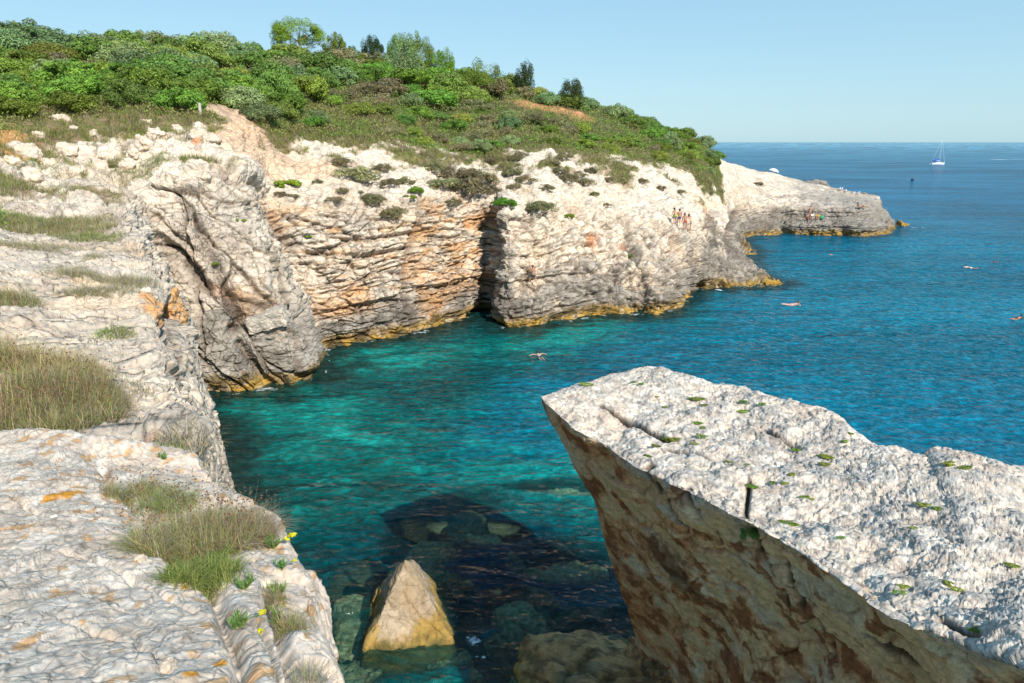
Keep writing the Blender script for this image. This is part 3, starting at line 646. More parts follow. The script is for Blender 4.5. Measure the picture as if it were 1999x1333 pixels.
def blobpts(cx, cy, ztop, rx, ry, rz, seed, flat=.5):
    r = np.random.default_rng(seed); pts = []
    for i in range(26):
        v = r.normal(size=3); v /= np.linalg.norm(v); v *= r.uniform(.82, 1.05)
        pts.append((cx + v[0] * rx, cy + v[1] * ry, ztop - rz + min(v[2], flat + r.uniform(0, .12)) / (flat + .1) * rz if v[2] > 0 else ztop - rz + v[2] * rz))
    return pts
def subcol(V, a, b):
    c = np.tile(np.array((.46, .40, .24), np.float32), (len(V), 1)); c = mix(c, (.58, .50, .32), ss(0, .5, a)); c = mix(c, (.24, .21, .11), ss(0, .4, b) * .7)
    c = mix(c, (.40, .27, .06), ss(.1, .3, V[:, 2] + .1 * a) * .5); return c
def dryc(V, a, b):
    c = np.tile(WHITE, (len(V), 1)); c = mix(c, CREAM, ss(-.1, .5, a)); c = mix(c, GREY * 1.4, ss(.05, .4, b) * .6); return c
SUB = []   # (x, y, rx, ry, ztop) of drowned rocks, used for the sea bed depth around them
def wrock(label, u, v, ztop, rx, ry, rz, seed, col=subcol, n=5000, amp=.25, group=None, name="submerged_rock", cat="rock"):
    p = at(u, v, z=ztop)
    V, t, cc, _ = hull_rock('r', blobpts(p[0], p[1], ztop, rx, ry, rz, seed), n, amp, seed, col, None)
    o = link(name, mesh_np(name, V, t, cc), M_boul); tag(o, label, cat, group); SUB.append((p[0], p[1], rx, ry, ztop, rz)); return o
G = "rocks under and in the water of the cove"
wrock("round drowned rock shelf ringing the foot of the pyramid rock", 798, 1215, -.12, 1.9, 1.9, 1.6, 21, group=G)
wrock("olive drowned rock just behind the tip of the pyramid rock", 830, 1080, -.5, 1.5, 1.7, 1.4, 22, group=G)
wrock("tan drowned rock with a foam lip amid the dark water", 965, 1042, -.08, 1.3, .8, 1.3, 23, group=G)
wrock("long pale drowned rock behind the foam lipped one", 915, 1015, -.9, 1.5, 1.6, 1.4, 24, group=G)
wrock("small yellowish drowned rock in front of the pyramid rock", 872, 1285, -.35, 1.1, .6, .9, 25, group=G)
wrock("green drowned rock at the foot of the near ledge, lowest in the cove", 690, 1310, -.3, 1.0, .9, .9, 26, group=G)
wrock("mottled drowned rock left of the dark flat boulder", 1010, 1195, -.2, 1.2, 1.0, 1.1, 27, group=G)
wrock("grey drowned rock close under the undercut face of the slab", 1110, 1115, -.45, 2.0, 1.2, 1.2, 28, group=G)
wrock("drowned rock left of the pyramid rock under greenish water", 690, 1190, -.5, .9, 1.9, 1.1, 29, group=G)
wrock("yellow green reef breaking the surface left of the slab face", 1110, 962, -.35, 2.6, .7, 1.0, 30, group=G)
wrock("dim drowned rock in the teal shallows near the ledge", 730, 985, -1.5, 1.6, 1.6, 1.4, 31, group=G)
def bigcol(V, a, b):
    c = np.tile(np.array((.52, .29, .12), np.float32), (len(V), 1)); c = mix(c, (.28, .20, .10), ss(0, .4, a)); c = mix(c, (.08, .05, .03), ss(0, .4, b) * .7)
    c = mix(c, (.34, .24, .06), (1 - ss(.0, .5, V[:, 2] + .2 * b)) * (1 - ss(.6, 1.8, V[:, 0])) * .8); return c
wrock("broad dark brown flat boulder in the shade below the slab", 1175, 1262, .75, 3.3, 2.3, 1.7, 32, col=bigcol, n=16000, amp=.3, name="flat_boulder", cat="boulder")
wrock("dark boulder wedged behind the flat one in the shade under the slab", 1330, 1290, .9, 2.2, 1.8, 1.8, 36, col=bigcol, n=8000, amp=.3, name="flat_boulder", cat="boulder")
# islet off the headland and dark outcrop behind it
def tipc(V, a, b):
    c = np.tile(DGREY * 1.1, (len(V), 1)); c = mix(c, OCHRE, (1 - ss(.3, 1.0, V[:, 2] + .5 * a))); return c
def isle(label, u, v, Y, rx, ry, rz, seed, cf):
    p = at(u, v, Y=Y) if Y else at(u, v, z=0)
    V, t, cc, _ = hull_rock('r', blobpts(p[0], p[1], p[2] + rz * .8, rx, ry, rz, seed, .6), 2500, .5, seed, cf, None)
    tag(link("rock_islet", mesh_np("rock_islet", V, t, cc), M_boul), label, "rock")
isle("small ochre rimmed rock islet off the tip of the headland", 1762, 440, None, 1.2, 1.0, 1.0, 41, tipc)
isle("low dark rock shelf on the far side of the headland", 1592, 364, 150, 4.8, 2.2, 1.6, 42, lambda V, a, b: mix(np.tile(GREY, (len(V), 1)), DGREY, ss(-.2, .3, a)))
isle("flat ochre edged rock spit below the second promontory", 1500, 553, None, 1.8, .9, .55, 43, tipc)

# pale boulders lying in the grass on the upper left
BG = "pale limestone boulders in the grass above the left cliff"
bl = [(120,232,.55,"small flat white boulder in the grass near the top of the rocky slope"),(140,250,.3,"small white stone beside the flat top boulder"),(130,290,.62,"pointed white boulder standing in grass left of the rock steps"),(45,292,.8,"broad low white boulder in the grass at the left edge"),
      (22,312,.55,"rounded white boulder below the broad one at the left edge"),(95,318,.5,"white boulder half hidden in dry grass in the left slope"),(205,300,.42,"lone white boulder in the tussocks above the buttress"),(190,322,.55,"white boulder with a flat lit top above the buttress"),
      (248,322,.45,"upright egg shaped boulder above the buttress"),(262,295,.5,"pale boulder beside the rock steps"),(345,250,.4,"upright pale boulder at the head of the gully"),(388,262,.6,"tall pale boulder beside the rust coloured cleft"),(412,272,.6,"split pale boulder right of the rust coloured cleft"),
      (300,262,.6,"large white stone among the rock steps"),(280,278,.6,"white stone at the foot of the rock steps"),(385,300,.5,"rounded boulder at the top of the buttress"),(365,285,.45,"small boulder between the buttress top and the grass"),(150,335,.5,"white boulder at the lower rim of the grass"),
      (60,345,.6,"white boulder near the left grass hollow"),(402,345,.4,"rounded stone lodged on the buttress top"),(285,236,.4,"small stone at the edge of the shrubs"),(182,262,.35,"low pale stone in the yellow grass"),(75,262,.35,"low pale stone among the left tussocks")]
for i, (u, v, r, lab) in enumerate(bl):
    q = main.pt(u, v)
    V, t, cc, _ = hull_rock('r', blobpts(0, 0, r * .75, r * 1.25, r, r, 60 + i, .7), 1200, r * .3, 60 + i, dryc, None)
    o = link("boulder", mesh_np("boulder", V, t, cc), M_boul, loc=tuple(q)); tag(o, lab, "boulder", BG)
for u, v, r, lab in [(278, 1088, .028, "loose white stone beside the big dry tuft on the near ledge"), (322, 1308, .035, "loose pale stone near the bottom of the near ledge")]:
    q = ledge.pt(u, v); V, t, cc, _ = hull_rock('r', blobpts(0, 0, r * .9, r * 1.2, r, r, int(u), .7), 700, r * .3, int(u), dryc, None)
    tag(link("loose_stone", mesh_np("loose_stone", V, t, cc), M_boul, loc=tuple(q)), lab, "stone")
# the fallen block on the buttress toe and the orange block on the ledge
for u, v, sz, cf, lab, seed in [(520, 620, (1.3, .8, .55), lambda V, a, b: mix(np.tile(GREY * 1.3, (len(V), 1)), WHITE * .9, ss(0, .5, a)), "long grey fallen block resting on the toe of the left buttress", 91),
                                (322, 612, (.42, .5, .55), lambda V, a, b: mix(np.tile(ORANGE * 1.1, (len(V), 1)), CREAM, ss(.1, .5, a) * .7), "orange stained block hanging on the lip of the near shelf", 92)]:
    q = main.pt(u, v)
    V, t, cc, _ = hull_rock('r', [(sz[0] * a * random.uniform(.8, 1), sz[1] * b * random.uniform(.8, 1), sz[2] * c_ * random.uniform(.8, 1)) for a in (-1, 1) for b in (-1, 1) for c_ in (-1, 1)], 2500, .14, seed, cf, None)
    o = link("rock_block", mesh_np("rock_block", V, t, cc), M_boul, loc=tuple(q)); o.rotation_euler = (.1, -.18, .2); tag(o, lab, "rock")
# ================================================================== SEA
wl = main.P.reshape(*main.shape, 3)
ki = int(np.argmin(np.abs(main.K[:main.shape[1]] - 2.0)))
shore = P0.reshape(*main.shape, 3)[::6, ki, :2]
def shoredist(XY):
    d = np.full(len(XY), 1e9, np.float32)
    for a, b in zip(shore[:-1], shore[1:]):
        ab = b - a; L = ab @ ab + 1e-9
        t = np.clip(((XY - a) @ ab) / L, 0, 1); d = np.minimum(d, np.hypot(*(XY - (a + t[:, None] * ab)).T))
    return d
def depthmap(XY):
    d = shoredist(XY); p3 = np.c_[XY, np.zeros(len(XY))].astype(np.float32)
    dep = 1.3 + np.minimum(d * .55, 6) + np.clip((XY[:, 1] - 45) * .06, 0, 8) + 1.0 * fbm(p3 * .13 + 3, 3) + .35 * fbm(p3 * .7 + 3, 3)
    dep = np.maximum(dep, .5)
    return d, dep
# sea bed
gx = np.r_[-400, -150, -60, np.arange(-34, 60, .5), 90, 160, 400]; gy = np.r_[-60, -20, np.arange(-6, 90, .5), 120, 200, 400, 900]
GX, GY = np.meshgrid(gx, gy, indexing='ij'); XY = np.c_[GX.ravel(), GY.ravel()].astype(np.float32)
dS, dep = depthmap(XY)
p3 = np.c_[XY, -dep]
bed = mix(np.tile(np.array((.30, .29, .20), np.float32), (len(XY), 1)), (.10, .10, .06), ss(-.1, .3, fbm(p3 * .4, 4)))
sb = link("seabed", mesh_np("seabed", p3, gridfaces(len(gx), len(gy)), bed), M_boul); tag(sb, kind='structure')
# water surface, finer close to the shore
rr = [3.5]
while rr[-1] < 30000: rr.append(rr[-1] * (1.0 + max(.006, min(.12, (rr[-1] / 9000) ** 1.2 * .3))))
rr = np.array(rr); th = np.concatenate([np.linspace(-math.pi, -1.0, 16)[:-1], np.linspace(-1.0, 1.15, 620), np.linspace(1.15, math.pi, 16)[1:]])
RR, TH = np.meshgrid(rr, th, indexing='ij'); XY = np.c_[(RR * np.sin(TH)).ravel(), (RR * np.cos(TH)).ravel()].astype(np.float32)
R_ = RR.ravel(); nearw = R_ < 170
d = np.full(len(XY), 200., np.float32); dep = np.full(len(XY), 14., np.float32)
d[nearw], dep[nearw] = depthmap(XY[nearw])
pz = np.c_[XY, np.zeros(len(XY))].astype(np.float32)
topz = -dep.copy()
for (cx, cy, rx, ry, zt, rz) in SUB + [(-3.3, 18.3, 2.2, 2.2, .3, 1.5)]:
    q = ((XY[:, 0] - cx) / (rx * 1.15)) ** 2 + ((XY[:, 1] - cy) / (ry * 1.15)) ** 2
    topz = np.maximum(topz, np.where(q < 1, (zt + .1) - rz * (1 - np.sqrt(np.clip(1 - q, 0, 1))), -99))
dz = np.maximum(-topz, 0)
cove = (1 - ss(24, 44, XY[:, 1] + XY[:, 0] * .5)) 
clear = np.clip(np.exp(-dz / 1.4), 0, .75) * (1 - ss(60, 120, R_) * .6)
n1 = fbm(pz * np.array((.09, .13, 1), np.float32) + 4, 3); n2 = fbm(pz * np.array((.35, .6, 1), np.float32) + 14, 3)
col = np.tile(np.array((.0, .115, .195), np.float32), (len(XY), 1))
teal = 1 - ss(8, 25, d + (XY[:, 0] + 5) * .7 + 5 * n1)
teal = np.maximum(teal, cove * .9)
col = mix(col, (.0, .105, .095), np.clip(teal, 0, 1))
mid = (1 - ss(14, 40, d)) * (1 - teal); col = mix(col, (.0, .13, .19), mid * .8)
col = mix(col, (.005, .235, .20), np.clip(teal, 0, 1) * ss(.0, .45, n1 + .5 * n2) * .8)
col = mix(col, (.0, .05, .06), np.clip(teal, 0, 1) * ss(.08, .4, -n1 + .4 * n2) * .6)
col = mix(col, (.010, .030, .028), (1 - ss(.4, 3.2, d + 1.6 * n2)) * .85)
dark = np.exp(-(((XY[:, 0] + .5) / 6.0) ** 2 + ((XY[:, 1] - 20.5) / 7.0) ** 2) ** 1.3)     # deep water between drowned rocks plus soft slab shadow painted into its colour
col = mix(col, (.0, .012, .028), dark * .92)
col = mix(col, (.0, .105, .205), ss(60, 220, R_)); col = mix(col, (.12, .34, .48), ss(180, 3500, R_) ** .5 * .9); col = mix(col, (.0, .06, .13), ss(80, 300, R_) * ss(.05, .35, fbm(np.c_[XY * np.array((.006, .03)), 0 * R_].astype(np.float32), 4)) * .5)  # far sea paled outwards, horizon haze painted into its colour
col = col * (1 + .45 * fbm(np.c_[XY * np.array((.022, .06)), 0 * R_ + 3].astype(np.float32), 3))[:, None]
foam = (.80 * (1 - ss(.15, .75, d)) * ss(-.05, .3, fbm(pz * .6 + 31, 3))).astype(np.float32)
def fo_(u, v, rx, ry, amt, rot=0):
    global foam
    q = at(u, v, z=0); dx = XY[:, 0] - q[0]; dy = XY[:, 1] - q[1]; c_, s_ = math.cos(rot), math.sin(rot)
    foam = np.maximum(foam, amt * np.exp(-(((dx * c_ + dy * s_) / rx) ** 2 + ((-dx * s_ + dy * c_) / ry) ** 2)))
for a in [(925,1248,.35,.45,1,.5),(945,1278,.5,.18,.9,.2),(955,1024,.5,.10,1,0),(932,995,.12,.6,.7,.3),(1035,1165,.3,.25,.7,.5),(1405,566,1.2,.4,1,0),(1790,444,5,.5,1,0),(1740,464,2,.5,.7,0),(1960,311,30,7,1.2,0),(1880,310,14,4,.7,0),(1045,694,.9,.25,.8,0),(1512,599,.8,.3,.9,0),(1885,522,.5,.3,.8,0)]: fo_(*a)
# ripples with real height near the viewer
wv = fbm(pz * np.array((.9, 1.5, 1), np.float32) + 2, 3) * .06 + fbm(pz * np.array((2.6, 5.0, 1), np.float32) + 22, 2) * .016 + fbm(pz * np.array((.22, .38, 1), np.float32) + 52, 2) * .07
pz[:, 2] = wv * (1 - ss(90, 160, R_)) 
q = gridfaces(len(rr), len(th))[:, ::-1]
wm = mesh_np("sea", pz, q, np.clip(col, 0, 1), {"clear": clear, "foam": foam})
m, nt, b = newmat('sea_water'); L = nt.links.new
vc = nd(nt, 'ShaderNodeVertexColor', layer_name="Col"); at_c = nd(nt, 'ShaderNodeAttribute', attribute_name="clear"); at_f = nd(nt, 'ShaderNodeAttribute', attribute_name="foam")
tc = nd(nt, 'ShaderNodeTexCoord')
def nz_(scale, sx, sy, det, rot=0.0):
    mp = nd(nt, 'ShaderNodeMapping'); mp.inputs['Scale'].default_value = (sx, sy, 1); mp.inputs['Rotation'].default_value = (0, 0, rot); L(tc.outputs['Object'], mp.inputs[0])
    n = nd(nt, 'ShaderNodeTexNoise', i_Scale=scale, i_Detail=det, i_Roughness=.6); n.inputs['Distortion'].default_value = .6; L(mp.outputs[0], n.inputs['Vector']); return n
w1_ = nz_(.5, .8, 1.5, 3.0, .25); w2_ = nz_(2.0, .9, 1.5, 5.0, -.12); w3_ = nz_(.07, .6, 2.4, 4.0, .1)
def madd(a, k, b_):
    m_ = nd(nt, 'ShaderNodeMath', operation='MULTIPLY_ADD'); m_.inputs[1].default_value = k; L(a, m_.inputs[0]); L(b_, m_.inputs[2]); return m_.outputs[0]
z0 = nd(nt, 'ShaderNodeValue'); z0.outputs[0].default_value = 0
h = madd(w1_.outputs[0], .55, z0.outputs[0]); h = madd(w2_.outputs[0], .22, h); h = madd(w3_.outputs[0], 1.6, h)
bp = nd(nt, 'ShaderNodeBump', i_Strength=1.0, i_Distance=.75); L(h, bp.inputs['Height'])
# the water body: small scale mottling that follows the ripple noise
mr = ramp(nt, w2_.outputs[0], [(.3, .5), (.5, .9), (.7, 1.7)]); mr3 = ramp(nt, w1_.outputs[0], [(.3, .75), (.7, 1.25)])
bc2 = mul(nt, mul(nt, vc.outputs[0], mr.outputs[0]), mr3.outputs[0])
df = nd(nt, 'ShaderNodeBsdfDiffuse'); L(bc2, df.inputs[0]); L(bp.outputs[0], df.inputs['Normal'])
tr = nd(nt, 'ShaderNodeBsdfTransparent'); tr.inputs[0].default_value = (.66, .88, .82, 1)
mx = nd(nt, 'ShaderNodeMixShader'); L(at_c.outputs['Fac'], mx.inputs[0]); L(df.outputs[0], mx.inputs[1]); L(tr.outputs[0], mx.inputs[2])
gl = nd(nt, 'ShaderNodeBsdfGlossy'); gl.inputs['Roughness'].default_value = .08; L(bp.outputs[0], gl.inputs['Normal'])
fr = nd(nt, 'ShaderNodeFresnel', i_IOR=1.33); L(bp.outputs[0], fr.inputs['Normal'])
m2 = nd(nt, 'ShaderNodeMixShader'); fk = nd(nt, 'ShaderNodeMath', operation='MULTIPLY'); fk.inputs[1].default_value = .62; L(fr.outputs[0], fk.inputs[0]); L(fk.outputs[0], m2.inputs[0]); L(mx.outputs[0], m2.inputs[1]); L(gl.outputs[0], m2.inputs[2])
fw = nd(nt, 'ShaderNodeBsdfDiffuse'); fw.inputs[0].default_value = (.8, .85, .87, 1)
fn_ = nz_(3.2, 1, 1.4, 6.0); fa = nd(nt, 'ShaderNodeMath', operation='MULTIPLY'); L(at_f.outputs['Fac'], fa.inputs[0]); L(fn_.outputs[0], fa.inputs[1])
fr_ = ramp(nt, fa.outputs[0], [(.37, 0.0), (.52, .9)])
m3 = nd(nt, 'ShaderNodeMixShader'); L(fr_.outputs[0], m3.inputs[0]); L(m2.outputs[0], m3.inputs[1]); L(fw.outputs[0], m3.inputs[2])
L(m3.outputs[0], nt.nodes['Material Output'].inputs[0])
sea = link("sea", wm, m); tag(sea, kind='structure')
# ================================================================== VEGETATION
def blades(root, h, w, lean, cols, seg=3, droop=.4, az=None, seed=1):
    """curved tapering ribbons; root (N,3), h, w, lean arrays; cols (N,3)"""
    r = np.random.default_rng(seed); n = len(root)
    az = r.uniform(0, 6.283, n) if az is None else az
    dx, dy = np.cos(az), np.sin(az); sx, sy = -dy, dx
    V = np.zeros((n, seg + 1, 2, 3), np.float32)
    for i in range(seg + 1):
        t = i / seg; a = lean * (t + droop * t * t)
        cx = root[:, 0] + dx * h * a; cy = root[:, 1] + dy * h * a; cz = root[:, 2] + h * t * np.sqrt(np.clip(1 - (lean * .8 * t) ** 2, .1, 1)) - h * droop * .35 * lean * t * t
        ww = w * (1 - t * .85) * .5
        V[:, i, 0] = np.stack([cx - sx * ww, cy - sy * ww, cz], 1); V[:, i, 1] = np.stack([cx + sx * ww, cy + sy * ww, cz], 1)
    b = (np.arange(n) * (seg + 1) * 2)[:, None]
    Q = np.concatenate([b + np.array([2 * i, 2 * i + 1, 2 * i + 3, 2 * i + 2]) for i in range(seg)], 0)
    C = np.repeat(cols, (seg + 1) * 2, axis=0)
    return V.reshape(-1, 3), Q, C, (V[:, -1, 0] + V[:, -1, 1]) / 2
def leafquads(P, N, size, asp, cols, seed=1, jitter=.6):
    r = np.random.default_rng(seed); n = len(P)
    N = N + r.normal(size=(n, 3)) * jitter; N /= np.linalg.norm(N, axis=1)[:, None]
    t = r.normal(size=(n, 3)); t -= (t * N).sum(1)[:, None] * N; t /= np.linalg.norm(t, axis=1)[:, None]
    b = np.cross(N, t); s = (size * r.uniform(.7, 1.3, n))[:, None]
    V = np.stack([P - t * s, P + b * s * asp, P + t * s, P - b * s * asp], 1).reshape(-1, 3)
    return V, np.arange(n * 4).reshape(-1, 4), np.repeat(cols, 4, axis=0)
def tube(pts, rad, nseg=6):
    pts = [np.array(p, float) for p in pts]; V = []; Q = []
    for i, p in enumerate(pts):
        a = pts[min(i + 1, len(pts) - 1)] - pts[max(i - 1, 0)]; a /= np.linalg.norm(a) + 1e-9
        u_ = np.cross(a, (0, 0, 1) if abs(a[2]) < .9 else (1, 0, 0)); u_ /= np.linalg.norm(u_); v_ = np.cross(a, u_)
        for k in range(nseg): V.append(p + (u_ * math.cos(k * 6.2832 / nseg) + v_ * math.sin(k * 6.2832 / nseg)) * rad[i])
    for i in range(len(pts) - 1):
        for k in range(nseg): Q.append([i * nseg + k, i * nseg + (k + 1) % nseg, (i + 1) * nseg + (k + 1) % nseg, (i + 1) * nseg + k])
    return np.array(V, np.float32), np.array(Q, np.int32)
def join(parts):
    V = []; Q = []; C = []; o = 0
    for p in parts:
        V.append(p[0]); Q.append(p[1] + o); o += len(p[0])
        if len(p) > 2: C.append(p[2])
    return np.concatenate(V), np.concatenate(Q), (np.concatenate(C) if C else None)

LM = dict(mastic=leaf_material('mastic_leaf', (.165, .265, .036), .35), juniper=leaf_material('juniper_leaf', (.215, .30, .12), .3), heath=leaf_material('heath_leaf', (.24, .29, .05), .35),
          oak=leaf_material('oak_leaf', (.15, .24, .045), .3), dry=leaf_material('dry_twig', (.23, .21, .10), .25, .15), pine=leaf_material('pine_needle', (.17, .26, .02), .25, .12),
          darkpine=leaf_material('cypress_leaf', (.06, .10, .028), .25), cushion=leaf_material('cushion_leaf', (.21, .19, .09), .3), fresh=leaf_material('fresh_leaf', (.15, .26, .02), .3),
          samph=leaf_material('samphire_leaf', (.15, .24, .06), .2), grass=leaf_material('grass_blade', (1, 1, 1), .0, .3, 0), moss=leaf_material('moss_leaf', (.19, .27, .03), .3))
BARK = plain('bark', (.16, .11, .075), .9, .1, .3, 6)

def crown(seed, rx, ry, rz, nl, n, leaf, asp=.45, lobe=(.32, .55), gap=0.0, up=.25, base=0.0, wind=.0):
    r = np.random.default_rng(seed); PP = []; NN = []; CC = []
    dirs = r.normal(size=(nl, 3)); dirs[:, 2] = np.abs(dirs[:, 2]) * .9 - .15; dirs /= np.linalg.norm(dirs, axis=1)[:, None]
    for i in range(nl):
        lr = r.uniform(*lobe); c = dirs[i] * (1 - lr * .75) * r.uniform(.75, 1.05)
        m = int(n / nl); v = r.normal(size=(m, 3)); v /= np.linalg.norm(v, axis=1)[:, None]
        rad = lr * (1 - np.abs(r.normal(0, .13, m))); rad *= 1 + .25 * fbm((v * 2.2 + i * 3.1).astype(np.float32), 2)
        p = c + v * rad[:, None]; keep = (np.linalg.norm(p, axis=1) > .35) & (p[:, 2] > -.35)
        PP.append(p[keep]); NN.append(v[keep] + np.array((0, 0, up))); CC.append(np.clip(r.normal(1, .15, keep.sum()) * r.uniform(.78, 1.25), .35, 1.9))
    P = np.concatenate(PP); N = np.concatenate(NN); c = np.concatenate(CC)
    P = P * np.array((rx, ry, rz)); P[:, 0] += wind * np.maximum(P[:, 2], 0); P[:, 2] += base + rz * .3
    cols = c[:, None] * np.array((1, 1, 1)) * (1 + r.normal(0, .06, (len(c), 3)))
    return leafquads(P, N, np.full(len(P), leaf * .88), asp, cols, seed, .48)
def shrub_mesh(name, seed, **k):
    V, Q, C = crown(seed, **k); return mesh_np(name, V, Q, C, smooth=False)
PROTO = {}
for kind, ks in dict(mastic=dict(rx=1.15, ry=1.1, rz=.72, nl=40, n=8500, leaf=.058, lobe=(.14, .36), wind=.35), juniper=dict(rx=1.1, ry=1.1, rz=.85, nl=48, n=8500, leaf=.055, lobe=(.12, .32), up=.5, wind=.1),
                     heath=dict(rx=1.1, ry=1.0, rz=.7, nl=44, n=8000, leaf=.058, asp=.3, lobe=(.16, .34), up=.6, wind=.25), oak=dict(rx=1.1, ry=1.1, rz=.82, nl=38, n=8500, leaf=.06, lobe=(.15, .36)),
                     dry=dict(rx=1.1, ry=1.0, rz=.66, nl=30, n=3000, leaf=.12, asp=.14, lobe=(.18, .4), up=.8, wind=.35)).items():
    PROTO[kind] = [shrub_mesh(kind + "_foliage", 100 + i * 7 + len(kind), **ks) for i in range(3)]
    for me_ in PROTO[kind]: me_.materials.append(LM[kind])
BIG = dict(mastic=('bright green leafy', 'shrub'), juniper=('pale blue green juniper', 'shrub'), heath=('yellow olive feathery', 'shrub'), oak=('dark green dense', 'shrub'), dry=('brown grey twiggy', 'shrub'))

vu, vv, vd = project(main.P)
S, K = main.S, main.K
cand = np.nonzero((K > 8.75) & (K < 11.35) & (S > 8.4) & (S + (K - 9) * .3 < 31) & (vu > -70) & (vu < 2060) & (vv > -20) & (vd > 5) & (main.pm < .3) & (sd_ > 3.2) & ~((sd_ < 10) & (main.P[:, 2] < np.interp(main.P[:, 0], *zip(*sorted([(float(q_[0]), float(q_[2])) for q_ in scar]))) + .5)))[0]
rng.shuffle(cand)
skind = fbm(main.P[cand[:60000]] * .07 + 13, 3); skind2 = fbm(main.P[cand[:60000]] * .13 + 63, 3)
placed = []; grid = {}
def ok_place(p, r):
    g = (int(p[0] // 4), int(p[1] // 4))
    for a in (-1, 0, 1):
        for b in (-1, 0, 1):
            for q in grid.get((g[0] + a, g[1] + b), []):
                if math.hypot(q[0] - p[0], q[1] - p[1]) < r: return False
    grid.setdefault(g, []).append(p); return True
for j, i in enumerate(cand[:60000]):
    p = main.P[i]; k = K[i]; sp = 2.05 + .012 * vd[i] + .35 * (k > 10.2)
    edgezone = ss(9.6, 8.7, k + skind[j])
    sm_ = 1.0
    if S[i] > 26: sm_ = .62; sp *= .85
    elif S[i] > 15 and k < 10.0:
        if skind2[j] < .02: continue
        sm_ = .75; sp *= .85
    elif S[i] > 20: sm_ = .8; sp *= .9
    if S[i] > 13.5 and k < 9.15 and random.random() < .6: continue
    if not ok_place(p, sp): continue
    if random.random() < .2 * (1 if k < 9.1 else 0): continue
    t = skind[j] + random.uniform(-.22, .22); t2 = skind2[j] + random.uniform(-.25, .25)
    kind = 'mastic' if t > .16 else ('juniper' if t > -.08 else ('heath' if t > -.25 else 'oak'))
    if t2 > .34: kind = 'dry'
    elif t2 < -.32: kind = 'oak' if kind != 'oak' else 'juniper'
    placed.append((i, kind, sp * sm_)); 
    if len(placed) >= 288: break
print('shrubs', len(placed))
vband = lambda k: 'low down' if k < 9.5 else ('mid slope' if k < 10.5 else 'along the skyline')
def hband(u): 
    for lim, t in ((200, 'at the far left'), (400, 'above the left rocks'), (560, 'above the dirt path'), (760, 'under the pines'), (930, 'right of the pines'), (1080, 'left of the red scar'), (1230, 'around the red scar')):
        if u < lim: return t
    return 'at the seaward end'
ORD = ['leftmost', 'second', 'third', 'fourth', 'fifth', 'sixth', 'seventh', 'eighth', 'ninth', 'tenth', 'eleventh', 'twelfth', 'thirteenth', 'fourteenth', 'fifteenth', 'sixteenth', 'seventeenth', 'eighteenth', 'nineteenth', 'twentieth']
byl = {}
for i, kind, sp in placed:
    byl.setdefault((BIG[kind][0], vband(K[i]), hband(vu[i])), []).append((float(vu[i]), i, kind, sp))
for (look, vb, hb), l in byl.items():
    l.sort()
    for n_, (u, i, kind, sp) in enumerate(l):
        me_ = random.choice(PROTO[kind]); o = link(kind + "_shrub", me_)
        s = sp * random.uniform(.62, .86) * (.8 if K[i] < 9.4 else 1)
        o.location = tuple(main.P[i] + np.array((0, 0, -.05))); o.scale = (s * random.uniform(.9, 1.25), s, s * random.uniform(.75, 1.15)); o.rotation_euler = (random.uniform(-.1, .1), random.uniform(-.1, .1), random.uniform(-.6, .6))
        pre = '' if len(l) == 1 else (ORD[n_] + (' ' if n_ == 0 else ' from left, ') if n_ < len(ORD) else '')
        tag(o, (pre + look + ' shrub ' + vb + ' ' + hb), 'shrub', 'shrubs covering the hillside')

# ---- trees on the skyline
def tree(name, label, cat, u, v, topv, wpx, mat, kw, limbs=5, group=None, seed=1, trunk_h=.4):
    q = main.pt(u, v); D = float((q[1]) * CP - (q[2] - H) * SP)
    hgt = (v - topv) * D / F; wid = wpx * D / F
    r = np.random.default_rng(seed); root = empty(name, tuple(q + np.array((0, 0, -.3))))
    tag(root, label, cat, group)
    V, Q, C = crown(seed, rx=wid / 2, ry=wid / 2 * .9, rz=hgt * (1 - trunk_h) / 1.08, base=hgt * trunk_h, **kw)
    link("crown", mesh_np("crown", V, Q, C, smooth=False), mat, root)
    tr_ = [tube([(0, 0, -.5), (wid * .02, 0, hgt * trunk_h * .6), (wid * .01, .05, hgt * .75)], [wid * .035 + .05, wid * .025 + .04, .04])]
    for k in range(limbs):
        a = r.uniform(0, 6.28); z0_ = hgt * r.uniform(trunk_h * .5, trunk_h + .15); tr_.append(tube([(0, 0, z0_), (math.cos(a) * wid * .2, math.sin(a) * wid * .2, z0_ + hgt * .14), (math.cos(a) * wid * .38, math.sin(a) * wid * .36, z0_ + hgt * .22)], [.09, .06, .025], 5))
    Vt, Qt, _ = join(tr_); link("trunk", mesh_np("trunk", Vt, Qt), BARK, root); return root
PK = dict(nl=46, n=22000, leaf=.11, asp=.22, lobe=(.12, .25), up=.7)
PK2 = dict(nl=60, n=18000, leaf=.11, asp=.22, lobe=(.12, .25), up=.9)
SK = 'pines and cypresses on the skyline'
tree('umbrella_pine', 'tall rounded umbrella pine standing alone highest on the skyline', 'pine tree', 595, 112, 24, 112, LM['pine'], PK, 7, SK, 5, .40)
tree('pine_tree', 'small bright pine just right of the umbrella pine', 'pine tree', 670, 116, 58, 56, LM['pine'], PK2, 4, SK, 6, .12)
tree('pine_tree', 'low pine between the small bright pine and the dark one', 'pine tree', 705, 122, 78, 44, LM['pine'], PK2, 4, SK, 7, .12)
tree('pine_tree', 'darker pine at the left end of the pine clump', 'pine tree', 742, 126, 65, 56, LM['darkpine'], PK2, 4, SK, 8, .12)
tree('pine_tree', 'spiky pine in the middle of the pine clump', 'pine tree', 788, 132, 64, 56, LM['pine'], PK2, 4, SK, 9, .12)
tree('pine_tree', 'broad pine at the top right of the pine clump', 'pine tree', 832, 140, 67, 70, LM['pine'], PK2, 4, SK, 10, .12)
